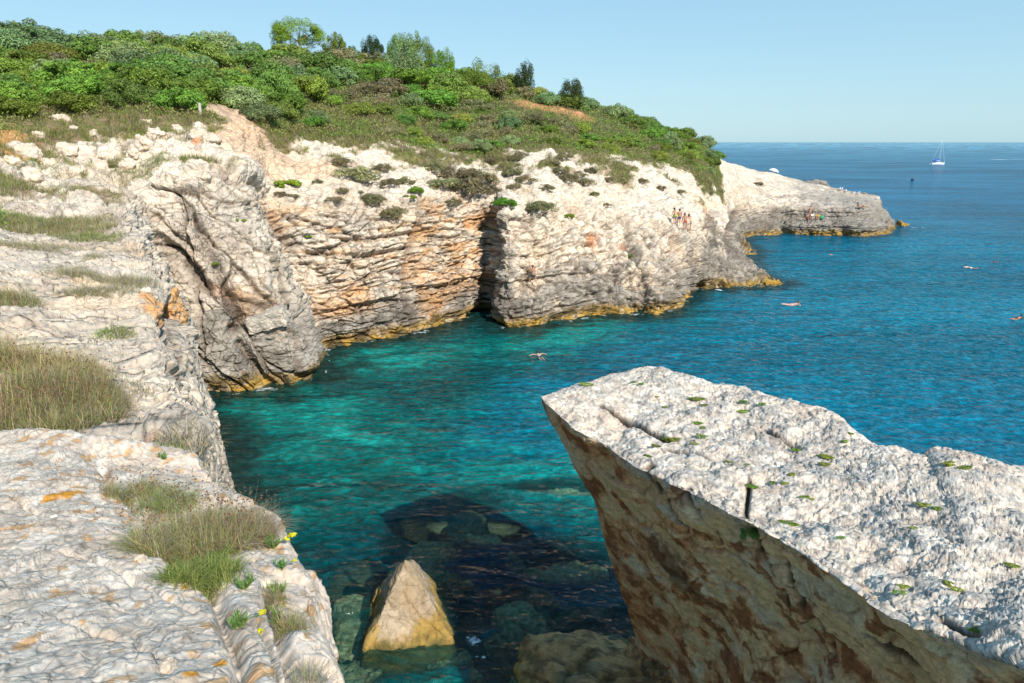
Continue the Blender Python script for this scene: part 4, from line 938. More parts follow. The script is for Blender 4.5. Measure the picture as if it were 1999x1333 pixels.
tree('pine_tree', 'ragged pine leaning out at the right end of the pine clump', 'pine tree', 872, 152, 86, 50, LM['pine'], PK2, 4, SK, 11, .12)
tree('juniper_tree', 'pale rounded juniper in front of the pine clump', 'tree', 785, 158, 78, 88, LM['juniper'], dict(nl=50, n=9000, leaf=.11, lobe=(.14, .26), up=.4), 3, SK, 12, .05)
tree('juniper_tree', 'bushy green tree on the skyline between the pines and the dark tree', 'tree', 945, 185, 122, 90, LM['mastic'], dict(nl=50, n=9000, leaf=.11, lobe=(.13, .24), up=.9), 3, SK, 13, .05)
tree('cypress_tree', 'dark upright tree alone on the skyline left of the red scar', 'tree', 1026, 190, 126, 42, LM['darkpine'], dict(nl=34, n=6000, leaf=.11, lobe=(.2, .34), up=.4), 3, SK, 14, .08)
tree('cypress_tree', 'dark round tree on the skyline above the red scar', 'tree', 1118, 202, 152, 54, LM['darkpine'], dict(nl=34, n=6000, leaf=.11, lobe=(.2, .34), up=.4), 3, SK, 15, .1)

# ---- low scrub and turf that nobody could count
def pick(mask, n, wgt=None):
    idx = np.nonzero(mask)[0]
    if wgt is not None:
        w_ = wgt[idx] + 1e-9; return rng.choice(idx, n, p=w_ / w_.sum())
    return rng.choice(idx, n)
inf = (vu > -120) & (vu < 2100) & (vv > -40) & (vd > 3)
i = pick((K > 8.6) & (K < 11.6) & (S > 6) & (S + (K - 9) * .3 < 31.5) & inf & (main.pm < .4) & (sd_ > 1.8), 190000)
p = main.P[i] + rng.normal(0, .10, (len(i), 3)); hs_ = ss(9.0, 9.8, K[i]) * ss(-.3, .3, fbm(main.P[i] * .5 + 9, 2)); p[:, 2] += np.abs(rng.normal(0, .18, len(i))) + .03 + hs_ * rng.uniform(0, 1.1, len(i)) * (1 - .6 * ss(22, 28, S[i]))
t = ss(-.3, .35, fbm((p * .25).astype(np.float32) + 7, 3))[:, None]
cc = (np.array((.26, .25, .09)) * (1 - t) + np.array((.17, .28, .04)) * t) * np.clip(rng.normal(1, .25, len(i)), .4, 1.8)[:, None]
V, Q, C = leafquads(p, np.tile((0, -.3, 1.), (len(i), 1)), np.full(len(i), .11), .4, cc, 5, .9)
tag(link("ground_scrub", mesh_np("ground_scrub", V, Q, C, smooth=False), LM['grass']), "low green scrub filling the gaps between the hillside shrubs", "scrub", kind='stuff')
cl = fbm(main.P * .55 + 3, 3); area = (vd / 60) ** 1
wg = main.gr * (main.pm < .35) * ss(-.25, .15, cl + .3 * (K > 7.6)) * inf * area
i0 = pick((wg > .02) & (K > 6.2) & (K < 9.6) & (S > 6.5) & (S < 33), 15000, wg)
i = np.repeat(i0, 9); n = len(i)
p = main.P[i] + np.c_[rng.normal(0, .13, n), rng.normal(0, .13, n), np.full(n, -.04)]
ts = np.repeat(rng.random(len(i0)), 9)[:, None]; tb = rng.random(n)[:, None]
cc = np.where(ts < .4, np.array((.21, .26, .06)), np.where(ts < .75, np.array((.32, .28, .12)), np.array((.30, .24, .16)))) * (.7 + .6 * tb)
hh = rng.uniform(.22, .50, n) * np.repeat(rng.uniform(.7, 1.2, len(i0)), 9)
V, Q, C, _ = blades(p, hh, np.full(n, .035) * (vd[i] / 50), rng.uniform(.1, .75, n), cc, 2, .4, seed=4)
tag(link("dry_grass", mesh_np("dry_grass", V, Q, C, smooth=False), LM['grass']), "dry olive grass and heath covering the strip below the shrubs", "grass", kind='stuff')

# ---- cushions on the white shelf, one by one
CU = [mesh_np("cushion", *crown(300 + k, rx=1, ry=.9, rz=.55, nl=22, n=2200, leaf=.11, asp=.2, lobe=(.2, .4), up=.8), smooth=False) for k in range(3)]
for m_ in CU: m_.materials.append(LM['cushion'])
CG = [mesh_np("cushion", *crown(320 + k, rx=1, ry=.9, rz=.6, nl=20, n=2000, leaf=.10, asp=.4, lobe=(.2, .4), up=.5), smooth=False) for k in range(2)]
for m_ in CG: m_.materials.append(LM['fresh'])
spots = [(560,357,26,1),(545,378,14,0),(575,380,12,0),(690,337,46,0),(665,318,26,0),(725,385,30,0),(652,385,20,0),(670,372,14,0),(765,412,34,0),(758,352,24,0),(790,348,22,0),(812,368,20,1),(870,352,40,0),(905,360,48,0),(935,345,46,0),(885,335,34,0),(850,325,30,0),(960,368,22,0),(985,392,30,1),(1056,398,34,0),(998,335,24,0),(1025,345,22,0),(1010,305,26,0),(1075,312,24,0),(1112,345,26,0),(1090,335,22,0),(1140,352,20,0),(1128,340,18,0),(1065,362,20,0),(1000,362,18,0),(1190,345,18,0),(1150,330,16,0),(620,352,12,0),(700,372,10,0),(745,325,20,0),(880,395,20,0),(800,385,12,1),(1215,352,14,0),(1100,300,20,0),(1160,375,12,0),(830,300,20,0),(950,310,26,0),(1255,352,14,0),(1290,365,12,0),(1330,372,12,0),(1480,357,12,0),(1385,372,12,0),(1230,495,10,1),(1180,395,10,0),(1110,420,10,1),(470,428,10,1),(600,460,8,1),(420,515,10,1)]
seen = {}
def near_of(u, v):
    a = 'near the left gully' if u < 620 else ('above the banded cliff' if u < 860 else ('above the dark recess' if u < 1010 else ('above the climber' if u < 1120 else ('above the right buttress' if u < 1300 else 'on the seaward shelf'))))
    b = 'close to the grass line' if v < 335 else ('halfway down the white shelf' if v < 372 else 'at the cliff edge')
    return a, b
tmp = {}
for (u, v, r, k) in spots: tmp.setdefault((k,) + near_of(u, v), []).append((u, v, r))
for (k, a, b), l in tmp.items():
    l.sort()
    for n_, (u, v, r) in enumerate(l):
        q = main.pt(u, v + r * .2); 
        if q is None: continue
        D = float(q[1] * CP - (q[2] - H) * SP); s = r * D / F
        o = link("cushion_shrub", random.choice(CG if k else CU)); o.location = tuple(q + np.array((0, 0, -.1 * s))); o.scale = (s * 1.15, s, s * random.uniform(.7, 1)); o.rotation_euler = (0, 0, random.uniform(0, 6.28))
        pre = '' if len(l) == 1 else (ORD[n_] + (' ' if n_ == 0 else ' from left, '))
        tag(o, pre + ('fresh green' if k else 'olive brown') + ' cushion plant ' + b + ' ' + a, 'cushion plant', 'cushion plants dotted over the white rock')

# ---- bigger tufts, each a thing with its own blades
def around(lf, u, v, rx, n, r=None, sy=1.0):
    q = lf.pt(u, v); d_ = np.linalg.norm((lf.P - q) * np.array((1, sy, .6), np.float32), axis=1)
    idx = np.nonzero(d_ < rx)[0]; w_ = (1 - d_[idx] / rx) ** .6 + .02
    # weight by cell area so dense mesh regions do not collect all blades
    w_ = w_ / w_.sum()
    return rng.choice(idx, n, p=w_), d_
GREENB, OLIVE, STRAW, GREYB, RUSTB = map(np.array, ((.18, .27, .055), (.27, .28, .08), (.48, .39, .20), (.34, .30, .24), (.38, .22, .12)))
def tuft(name, label, lf, u, v, rx, n, h, w, mixc, cat='grass tuft', group=None, sy=1.0, seed=1, leanr=(.1, 1.15), heads=0, jit=.02):
    i, d_ = around(lf, u, v, rx, n, sy=sy); r = np.random.default_rng(seed)
    p = lf.P[i] + np.c_[r.normal(0, jit, n), r.normal(0, jit, n), np.full(n, -.02 * h)]
    clump = fbm(p.astype(np.float32) * (3.5 / rx) + seed, 2); ch = r.random(n) + .35 * clump
    edges = np.cumsum([m[1] for m in mixc]); c = np.tile(mixc[-1][0], (n, 1)).astype(float)
    for (col_, _), e0, e1 in zip(mixc, np.r_[0, edges[:-1]], edges): c[(ch >= e0) & (ch < e1)] = col_
    c = c * np.clip(r.normal(1, .22, n), .4, 1.8)[:, None]
    hh = h * r.uniform(.45, 1.1, n) * (1 - .45 * (d_[i] / rx) ** 2)
    V, Q, C, tips = blades(p, hh, np.full(n, w) * r.uniform(.6, 1.3, n), r.uniform(*leanr, n), c, 3, .5, seed=seed)
    o = link(name, mesh_np(name, V, Q, C, smooth=False), LM['grass']); parts = [o]
    tag(o, label, cat, group)
    if heads:
        j = r.choice(n, heads, replace=False); hp = p[j].copy(); hs = h * r.uniform(1.0, 1.55, heads)
        Vs, Qs, Cs, tp = blades(hp, hs, np.full(heads, w * .45), r.uniform(.05, .5, heads), np.tile((.36, .29, .18), (heads, 1)), 3, .3, seed=seed + 1)
        Vh, Qh, Ch = leafquads(np.repeat(tp, 3, 0), np.tile((0, -1., .4), (heads * 3, 1)), np.full(heads * 3, w * 2.2), .5, np.tile((.17, .10, .06), (heads * 3, 1)), seed, 1.)
        tag(link("stalks", mesh_np("stalks", Vs, Qs, Cs, smooth=False), LM['grass'], o), kind='stuff'); tag(link("seed_heads", mesh_np("seed_heads", Vh, Qh, Ch, smooth=False), LM['grass'], o), kind='stuff')
    return o
mdry = [(GREENB, .25), (OLIVE, .25), (STRAW, .2), (GREYB, .2), (RUSTB, .1)]
mgreen = [(GREENB, .45), (OLIVE, .3), (STRAW, .15), (GREYB, .1)]
mgrey = [(GREYB, .5), (OLIVE, .25), (STRAW, .25)]
tuft("grass_tuft", "wide tuft of long tawny grass on the left edge of the near shelf", main, 40, 795, .86, 6500, .36, .006, [(GREENB, .15), (OLIVE, .3), (STRAW, .2), (GREYB, .15), (RUSTB, .2)], heads=120, seed=21, jit=.03)
tuft("grass_tuft", "greener front part of the tawny grass against the near ledge", main, 90, 830, .62, 4200, .28, .006, mdry, heads=60, seed=22, jit=.03)
tuft("grass_tuft", "grass behind the big tawny tuft, thinner and rusty", main, 40, 715, .9, 3500, .42, .007, [(RUSTB, .3), (STRAW, .4), (OLIVE, .3)], heads=0, seed=23, jit=.04)
tuft("grass_tuft", "big dry tuft growing from the crack across the near rock", ledge, 390, 1060, .31, 7000, .21, .0032, mdry, heads=170, seed=24, jit=.01)
tuft("grass_tuft", "grey twiggy end of the crack tuft hanging toward the water", ledge, 468, 1048, .19, 3600, .17, .003, [(GREYB, .45), (STRAW, .3), (RUSTB, .25)], heads=90, seed=25, jit=.01)
tuft("grass_tuft", "small tuft behind the big crack tuft", ledge, 270, 958, .19, 1300, .11, .0032, mdry, heads=40, seed=26, jit=.01)
tuft("grass_tuft", "thin grass at the upper end of the rock crack", ledge, 330, 985, .19, 1200, .13, .003, mgreen, heads=60, seed=27, jit=.01)
tuft("grass_tuft", "fresh green foot of the big crack tuft", ledge, 395, 1130, .17, 2600, .10, .0045, [(GREENB * .8, .5), (OLIVE, .5)], seed=28, jit=.008)
for k, (u, v, r_, n_, h_, mc, lab) in enumerate([
    (95,445,2.6,9000,.42,mdry,"long strip of tawny grass in the hollow below the white boulders"),(30,430,2.0,4500,.40,mgreen,"left end of the grass hollow, greener"),(170,462,1.3,2600,.28,mgreen,"pointed right end of the grass hollow"),
    (95,487,1.0,1500,.25,mgrey,"grey tuft strip below the grass hollow"),(25,480,.9,1300,.25,mgrey,"small grey tuft at the left below the grass hollow"),(145,535,.65,1500,.30,mgrey,"round grey green tuft in the middle of the near shelf"),
    (155,570,.5,1100,.24,mgrey,"lower half of the pair of grey green tufts"),(255,548,.75,1900,.26,mgrey,"grey bushy tuft near the orange block"),(225,565,.5,900,.20,mgrey,"small grey tuft left of the bushy one by the orange block"),
    (8,590,.6,1500,.36,mdry,"tawny tuft cut by the left edge of the photo"),(232,650,.26,600,.14,mgreen,"little green tuft low on the bright shelf"),(205,655,.2,350,.08,[(GREENB*1.3,1)],"flat bright green patch beside the little tuft"),
    (185,500,.35,400,.22,mgrey,"wispy tuft above the bushy grey one"),(270,755,.14,220,.09,mgrey,"tiny grey tuft near the shelf lip"),(335,905,.35,900,.22,[(GREYB,.6),(STRAW,.4)],"dead grey stems hanging over the cliff lip"),
    (385,900,.35,800,.26,[(GREYB,.6),(STRAW,.4)],"dead stems on the lip just above the water"),(330,890,.12,260,.07,[(GREENB*1.3,1)],"bright green sprig at the top of the near slope"),
    (310,310,.9,1000,.3,mgreen,"grass in the notch of the left buttress"),(280,335,1.6,2600,.30,mgreen,"dark green tuft above the leaning buttress"),(230,345,1.2,1500,.30,mdry,"grass between the white boulders above the hollow"),
    (70,330,1.6,1800,.32,mgreen,"grass behind the white boulders on the far left"),(40,360,1.2,1500,.30,mgreen,"grass pocket in the pale rock at the left")]):
    tuft("grass_tuft", lab, main, u, v, r_, n_, h_, .007 if v > 480 else .013, mc, seed=40 + k, jit=.05, group='grass tufts on the near shelf')

# samphire: fleshy leaves, stems and yellow umbels
def samphire(label, u, v, r_, n, umbels=(), lf=ledge):
    q = lf.pt(u, v); root = empty("samphire", tuple(q)); tag(root, label, 'plant', 'rock samphire on the near ledge')
    r = np.random.default_rng(int(u)); ns = max(5, n // 14); parts = []; st = []
    for s in range(ns):
        a = r.uniform(0, 6.28); l = r.uniform(.5, 1) * r_; tip = np.array((math.cos(a) * l * .7, math.sin(a) * l * .7, l * r.uniform(.4, .8))); base = np.array((math.cos(a) * l * .1, math.sin(a) * l * .1, -.01))
        st.append(tube([base, tip], [.0022, .0014], 4))
        for k in range(14):
            t = r.uniform(.3, 1); p = base + (tip - base) * t; parts.append(np.r_[p, r.uniform(0, 6.28)])
    A = np.array(parts); V, Q, C, _ = blades(A[:, :3], r.uniform(.018, .038, len(A)), np.full(len(A), .0065), r.uniform(.2, .9, len(A)), np.clip(r.normal(1, .2, (len(A), 1)), .5, 1.6) * np.ones(3), 3, .1, az=A[:, 3], seed=3)
    link("leaves", mesh_np("leaves", V, Q, C, smooth=False), LM['samph'], root)
    for (uu, vv_, hp) in umbels:
        e = at(uu, vv_, Y=float(q[1]) - .02) - q; e = np.array(e)
        st.append(tube([(0, 0, 0), e * .5 + np.array((0, 0, .01)), e], [.003, .0025, .002], 5))
        m_ = 90; d_ = r.normal(size=(m_, 3)); d_ /= np.linalg.norm(d_, axis=1)[:, None]; d_[:, 2] = np.abs(d_[:, 2]) * .55
        Vf, Qf, Cf = leafquads(e + d_ * hp * r.uniform(.5, 1, (m_, 1)), d_, np.full(m_, hp * .22), .9, np.clip(r.normal(1, .15, (m_, 1)), .6, 1.4) * np.ones(3), 9)
        link("flower_head", mesh_np("flower_head", Vf, Qf, Cf, smooth=False), M_umbel, root)
    Vs, Qs, _ = join(st); link("stems", mesh_np("stems", Vs, Qs), M_stem, root)
M_umbel = leaf_material('umbel', (.62, .60, .03), .1, .2, 0); M_stem = plain('green_stem', (.22, .26, .08), .6)
samphire("samphire plant with two yellow umbels on the outer lip of the ledge", 535, 1065, .08, 200, [(570,1045,.022),(560,1052,.016)])
samphire("samphire sprig right of the big dry tuft with one small umbel", 548, 1110, .05, 120, [(575,1094,.012)])
samphire("stout samphire plant with a round yellow flower low on the ledge", 465, 1225, .06, 160, [(506,1234,.017),(512,1196,.015)])
samphire("green samphire clump in the crack left of the lip", 475, 1145, .07, 200)
samphire("samphire in the crack beside the hanging tuft", 538, 1155, .06, 180)
samphire("samphire low in the outer crack near the bottom", 540, 1215, .06, 180)
samphire("small samphire at the lower end of the big tuft", 425, 1090, .07, 200)
samphire("samphire sprouting on the upper side of the ledge", 320, 892, .06, 120)
tuft("grass_tuft", "dry brown tuft low on the outer lip of the ledge", ledge, 572, 1225, .07, 500, .09, .002, mdry, seed=70, jit=.006)
tuft("grass_tuft", "dry tuft in the middle of the outer lip", ledge, 540, 1170, .06, 400, .08, .002, mdry, seed=71, jit=.006)
tuft("grass_tuft", "dry twigs at the very bottom of the ledge lip", ledge, 600, 1322, .07, 260, .08, .0016, mgrey, seed=72, jit=.006)

# moss and little plants in the cracks of the slab
MS = [(1145,750,.17,1),(1235,745,.08,0),(1250,748,.08,0),(1282,774,.07,1),(1298,793,.08,1),(1362,778,.17,1),(1374,790,.10,1),(1450,785,.12,0),(1448,800,.12,1),(1485,788,.11,0),(1300,862,.17,1),(1318,857,.15,1),(1282,868,.10,1),(1265,888,.10,1),(1368,852,.13,0),(1355,864,.09,1),(1362,826,.10,1),(1372,833,.08,1),(1422,902,.08,1),(1612,892,.15,1),(1610,905,.10,1),(1650,860,.11,1),(1660,845,.08,1),
      (1555,878,.10,1),(1470,950,.13,1),(1508,940,.10,1),(1530,946,.07,1),(1570,968,.09,1),(1580,975,.07,1),(1540,1022,.12,1),(1855,905,.17,1),(1880,915,.14,1),(1800,985,.12,1),(1830,995,.11,1),(1865,1148,.09,1),(1850,1142,.08,1),(1762,1145,.08,1),(1755,1158,.10,0),(1905,1232,.09,1),(1975,1105,.10,1),(1545,925,.08,1),(1456,905,.07,1),(1780,1028,.06,1),(1640,1050,.06,0)]
MM = [mesh_np("moss", *crown(400 + k, rx=1, ry=.9, rz=.4, nl=16, n=900, leaf=.12, asp=.5, lobe=(.2, .42), up=.8), smooth=False) for k in range(2)]
for m_ in MM: m_.materials.append(LM['moss'])
MD = mesh_np("tuft", *crown(410, rx=1, ry=1, rz=.8, nl=16, n=1000, leaf=.13, asp=.3, lobe=(.2, .42), up=.8), smooth=False); MD.materials.append(LM['oak'])
tmp = {}
for (u, v, r_, k) in MS:
    a = 'near the tip of the slab' if u < 1330 else ('on the far crest of the slab' if v < 870 and u > 1380 else ('around the middle crack of the slab' if u < 1600 else ('on the right part of the slab top' if v < 1050 else 'along the lower right lip of the slab')))
    tmp.setdefault((k, a), []).append((u, v, r_))
for (k, a), l in tmp.items():
    l.sort()
    for n_, (u, v, r_) in enumerate(l):
        q = slab.pt(u, v); o = link("moss_clump" if k else "leafy_tuft", random.choice(MM) if k else MD); o.location = tuple(q + np.array((0, 0, .01))); o.scale = (r_ * random.uniform(.7, 1.3), r_ * random.uniform(.4, .7), r_ * random.uniform(.5, .8)); o.rotation_euler = (0, 0, random.uniform(-.8, .4))
        pre = '' if len(l) == 1 else (ORD[n_] + (' ' if n_ == 0 else ' from left, '))
        tag(o, pre + ('yellow green moss clump ' if k else 'small leafy green tuft ') + a, 'moss' if k else 'plant', 'green clumps in the pits of the slab')
q = slab.pt(1466, 1040); o = link("leafy_tuft", MD); o.location = tuple(q + np.array((-.03, -.06, -.08))); o.scale = (.15, .13, .24); tag(o, "hanging dark green plant at the foot of the slab crack", "plant")

# wooden post by the path
q = main.pt(390, 222); rt = empty("wooden_post", tuple(q)); tag(rt, "short pale wooden post at the edge of the shrubs above the gully", "post")
V, Q = tube([(0, 0, -.2), (0, 0, .45), (.01, 0, .78)], [.12, .115, .11], 10); link("shaft", mesh_np("shaft", V, Q, smooth=False), plain('grey_wood', (.42, .39, .35), .9), rt)
V, Q = tube([(.01, 0, .78), (.01, 0, .80), (.01, 0, .83)], [.13, .13, .03], 10); link("cap", mesh_np("cap", V, Q, smooth=False), plain('grey_wood_cap', (.55, .53, .5), .9), rt)

# ================================================================== PEOPLE
SKIN = [plain('skin_warm', (.42, .235, .155), .55, .3, .05), plain('skin_tan', (.36, .18, .11), .55, .3, .05), plain('skin_pale', (.52, .34, .26), .55, .3, .05)]
HAIR = plain('hair_dark', (.035, .02, .015), .7); HAIRB = plain('hair_brown', (.12, .05, .025), .7)
CLOTH = dict(navy=plain('navy_cloth', (.025, .04, .06), .8), green=plain('lime_cloth', (.25, .42, .04), .8), blue=plain('blue_cloth', (.03, .04, .16), .8), red=plain('red_cloth', (.5, .06, .05), .8), black=plain('black_cloth', (.02, .02, .025), .8), white=plain('white_cloth', (.8, .8, .8), .7), yellow=plain('yellow_cloth', (.6, .42, .05), .8), pink=plain('pink_cloth', (.7, .25, .28), .8), teal=plain('teal_cloth', (.04, .25, .14), .8))
STAND = dict(pel=(0, 0, .95), che=(0, .0, 1.27), nec=(0, 0, 1.48), hea=(0, .02, 1.60), sL=(-.18, 0, 1.42), eL=(-.24, .0, 1.14), wL=(-.25, .08, .90), sR=(.18, 0, 1.42), eR=(.24, 0, 1.14), wR=(.25, .08, .90),
             hL=(-.10, 0, .92), kL=(-.11, .03, .50), aL=(-.12, -.02, .08), tL=(-.13, .14, .03), hR=(.10, 0, .92), kR=(.11, .03, .50), aR=(.12, -.02, .08), tR=(.13, .14, .03))
POSE = dict(stand=STAND,
 climb=dict(STAND, pel=(0, 0, .78), che=(-.01, .04, 1.08), nec=(-.03, .06, 1.28), hea=(-.05, .09, 1.40), sL=(-.18, .07, 1.22), eL=(-.28, .13, 1.46), wL=(-.34, .22, 1.72), sR=(.14, .03, 1.20), eR=(.02, -.12, 1.02), wR=(-.28, .10, 1.14), hL=(-.10, 0, .75), kL=(-.26, .06, .42), aL=(-.36, .10, .07), tL=(-.36, .26, .05), hR=(.10, 0, .75), kR=(.14, .14, .40), aR=(.26, .06, .06), tR=(.28, .22, .05)),
 sit=dict(STAND, pel=(0, 0, .12), che=(0, .06, .44), nec=(0, .10, .64), hea=(0, .14, .77), sL=(-.18, .1, .58), eL=(-.26, .22, .34), wL=(-.16, .42, .40), sR=(.18, .1, .58), eR=(.26, .22, .34), wR=(.16, .42, .40), hL=(-.10, 0, .12), kL=(-.13, .40, .42), aL=(-.12, .52, .06), tL=(-.12, .70, .03), hR=(.10, 0, .12), kR=(.13, .40, .42), aR=(.12, .52, .06), tR=(.12, .70, .03)),
 arms=dict(STAND, eL=(-.44, 0, 1.46), wL=(-.68, .02, 1.56), eR=(.44, 0, 1.42), wR=(.66, .05, 1.40)),
 lean=dict(STAND, che=(0, .14, 1.22), nec=(0, .24, 1.40), hea=(0, .30, 1.50), sL=(-.18, .22, 1.34), eL=(-.22, .26, 1.06), wL=(-.2, .36, .84), sR=(.18, .22, 1.34), eR=(.22, .26, 1.06), wR=(.2, .36, .84), kL=(-.11, .12, .5), kR=(.11, .02, .5)),
 swim=dict(STAND, pel=(0, -.55, -.06), che=(0, -.22, .0), nec=(0, -.02, .06), hea=(0, .08, .17), sL=(-.18, -.06, .02), eL=(-.42, .12, .02), wL=(-.62, .02, .0), sR=(.18, -.06, .02), eR=(.42, .12, .02), wR=(.62, .02, .0), hL=(-.1, -.58, -.08), kL=(-.14, -.98, -.05), aL=(-.12, -1.38, .0), tL=(-.12, -1.55, -.02), hR=(.1, -.58, -.08), kR=(.14, -.98, -.06), aR=(.12, -1.38, -.01), tR=(.12, -1.55, -.03)),
 lie=dict(STAND, pel=(0, 0, .12), che=(0, -.28, .24), nec=(0, -.44, .38), hea=(0, -.50, .50), sL=(-.18, -.4, .34), eL=(-.28, -.5, .1), wL=(-.26, -.28, .05), sR=(.18, -.4, .34), eR=(.28, -.5, .1), wR=(.26, -.28, .05), hL=(-.1, .02, .11), kL=(-.12, .44, .14), aL=(-.12, .86, .07), tL=(-.12, .92, .2), hR=(.1, .02, .11), kR=(.12, .44, .30), aR=(.12, .80, .07), tR=(.12, .92, .1)))
def skinned(name, verts, edges, radii, mat, parent, sub=2):
    me_ = bpy.data.meshes.new(name); me_.from_pydata(verts, edges, []); o = link(name, me_, mat, parent)
    sk = o.modifiers.new('skin', 'SKIN'); sk.use_smooth_shade = True
    for i, r_ in enumerate(radii): me_.skin_vertices[0].data[i].radius = (r_, r_)
    me_.skin_vertices[0].data[0].use_root = True
    o.modifiers.new('sub', 'SUBSURF').levels = sub; o.modifiers[-1].render_levels = sub; return o
def person(label, loc, rz, pose, skin=0, short='navy', hair=HAIR, s=1.0, group=None, tilt=0.0, top=None):
    J = {k: Vector(v) for k, v in POSE[pose].items()}
    root = empty("person", loc, rz); root.rotation_euler = (tilt, 0, rz); root.scale = (s, s, s); tag(root, label, 'person', group)
    names = ['pel', 'che', 'nec', 'hea', 'sL', 'eL', 'wL', 'sR', 'eR', 'wR', 'hL', 'kL', 'aL', 'tL', 'hR', 'kR', 'aR', 'tR']
    rad = dict(pel=.135, che=.145, nec=.058, hea=.098, sL=.062, eL=.042, wL=.028, sR=.062, eR=.042, wR=.028, hL=.092, kL=.058, aL=.038, tL=.030, hR=.092, kR=.058, aR=.038, tR=.030)
    V = [J[n] for n in names]; R_ = [rad[n] for n in names]; ix = {n: i for i, n in enumerate(names)}
    E = [('pel', 'che'), ('che', 'nec'), ('nec', 'hea'), ('che', 'sL'), ('sL', 'eL'), ('eL', 'wL'), ('che', 'sR'), ('sR', 'eR'), ('eR', 'wR'), ('pel', 'hL'), ('hL', 'kL'), ('kL', 'aL'), ('aL', 'tL'), ('pel', 'hR'), ('hR', 'kR'), ('kR', 'aR'), ('aR', 'tR')]
    E = [(ix[a], ix[b]) for a, b in E]
    # crown of the head, nose, ears
    for off, rr_, par in (((0, .0, .08), .075, 'hea'), ):
        V.append(J[par] + Vector(off)); R_.append(rr_); E.append((ix[par], len(V) - 1))
    for sd in ('L', 'R'):
        w_ = J['w' + sd]; dr = (w_ - J['e' + sd]).normalized(); sid = dr.cross(Vector((0, 1, .3))).normalized(); palm = w_ + dr * .06
        V.append(palm); R_.append(.026); pi = len(V) - 1; E.append((ix['w' + sd], pi))
        for k, (o_, l) in enumerate(((-.027, .060), (-.009, .075), (.009, .078), (.027, .065))):
            b = palm + sid * o_ + dr * .03; V.append(b); R_.append(.009); E.append((pi, len(V) - 1)); V.append(b + dr * l * .55 + Vector((0, .006, 0))); R_.append(.008); E.append((len(V) - 2, len(V) - 1)); V.append(b + dr * l + Vector((0, .02, 0))); R_.append(.007); E.append((len(V) - 2, len(V) - 1))
        V.append(w_ + dr * .035 + sid * .035); R_.append(.011); E.append((pi, len(V) - 1)); V.append(w_ + dr * .07 + sid * .06); R_.append(.009); E.append((len(V) - 2, len(V) - 1))
    skinned("body", V, E, R_, SKIN[skin], root)
    # shorts and hair
    sv = [J['pel'] + (J['che'] - J['pel']) * .22, J['pel'], J['hL'], J['hL'] + (J['kL'] - J['hL']) * .55, J['hR'], J['hR'] + (J['kR'] - J['hR']) * .55]
    skinned("shorts", sv, [(0, 1), (1, 2), (2, 3), (1, 4), (4, 5)], [.155, .185, .150, .130, .150, .130], CLOTH[short], root, 1)
    if top: skinned("shirt", [J['pel'] + (J['che'] - J['pel']) * .4, J['che'], J['nec'] + (J['che'] - J['nec']) * .3, J['sL'], J['sL'] + (J['eL'] - J['sL']) * .5, J['sR'], J['sR'] + (J['eR'] - J['sR']) * .5], [(0, 1), (1, 2), (1, 3), (3, 4), (1, 5), (5, 6)], [.145, .158, .09, .075, .065, .075, .065], CLOTH[top], root, 1)
    bm = bmesh.new(); bmesh.ops.create_icosphere(bm, subdivisions=3, radius=.115)
    for v_ in bm.verts:
        v_.co.z *= 1.12
        if v_.co.y > .03 and v_.co.z < .05: v_.co.y *= .45
        if v_.co.z < -.05: v_.co.x *= .8
    me_ = bpy.data.meshes.new("hair"); bm.to_mesh(me_); bm.free(); ho = link("hair", me_, hair, root); ho.location = J['hea'] + Vector((0, -.022, .035))
    # face
    bm = bmesh.new()
    for c_, r_ in (((0, .10, .0), .018), ((-.10, .0, 0), .02), ((.10, 0, 0), .02)): bmesh.ops.create_icosphere(bm, subdivisions=2, radius=r_, matrix=Matrix.Translation(c_))
    me_ = bpy.data.meshes.new("ears_and_nose"); bm.to_mesh(me_); bm.free(); fo2 = link("ears_and_nose", me_, SKIN[skin], root); fo2.location = J['hea']
    bm = bmesh.new()
    for c_ in ((-.035, .092, .022), (.035, .092, .022)): bmesh.ops.create_icosphere(bm, subdivisions=2, radius=.012, matrix=Matrix.Translation(c_))
    me_ = bpy.data.meshes.new("eyes"); bm.to_mesh(me_); bm.free(); eo = link("eyes", me_, HAIR, root); eo.location = J['hea']
    return root
def foot(u, v, lift=0.0, pull=.25):
    q = main.pt(u, v); d_ = np.array((0, 0, H)) - q; d_ /= np.linalg.norm(d_); return tuple(q + d_ * pull + np.array((0, 0, lift)))
PI = math.pi
person("bare chested climber in dark shorts clinging to the cliff beside the dark recess", foot(1043, 553, 0, .55), -.1, 'climb', 1, 'navy', HAIRB)
LG = 'bathers standing on the rock step'
person("bather in lime green shorts, leftmost on the rock step", foot(1318, 432, -.1, .3), .4, 'lean', 0, 'green', HAIR, .95, LG)
person("bather in dark blue shorts standing second on the rock step", foot(1326, 438, -.1, .3), .2, 'stand', 1, 'blue', HAIR, 1, LG)
person("bather in reddish trunks bending behind the one in black shorts", foot(1336, 444, -.1, .3), .1, 'lean', 1, 'red', HAIRB, 1, LG)
person("bather in black shorts, front right on the rock step", foot(1344, 450, -.1, .3), .3, 'lean', 0, 'black', HAIR, 1.05, LG)
HG = 'bathers resting on the headland shelf'
person("reddish bather sitting at the left of the headland group", foot(1575, 424, 0, .3), PI + .3, 'sit', 1, 'red', HAIRB, 1.15, HG)
person("bather standing with arms spread above the headland group", foot(1583, 422, 0, .3), PI - .2, 'arms', 0, 'pink', HAIRB, 1, HG)
person("pale bather in white shirt sitting in the middle of the headland group", foot(1586, 426, 0, .3), PI, 'sit', 2, 'white', HAIR, 1.1, HG, top='white')
person("bather in yellow sitting at the right of the headland group", foot(1593, 425, 0, .3), PI - .4, 'sit', 0, 'yellow', HAIR, 1.15, HG, top='yellow')
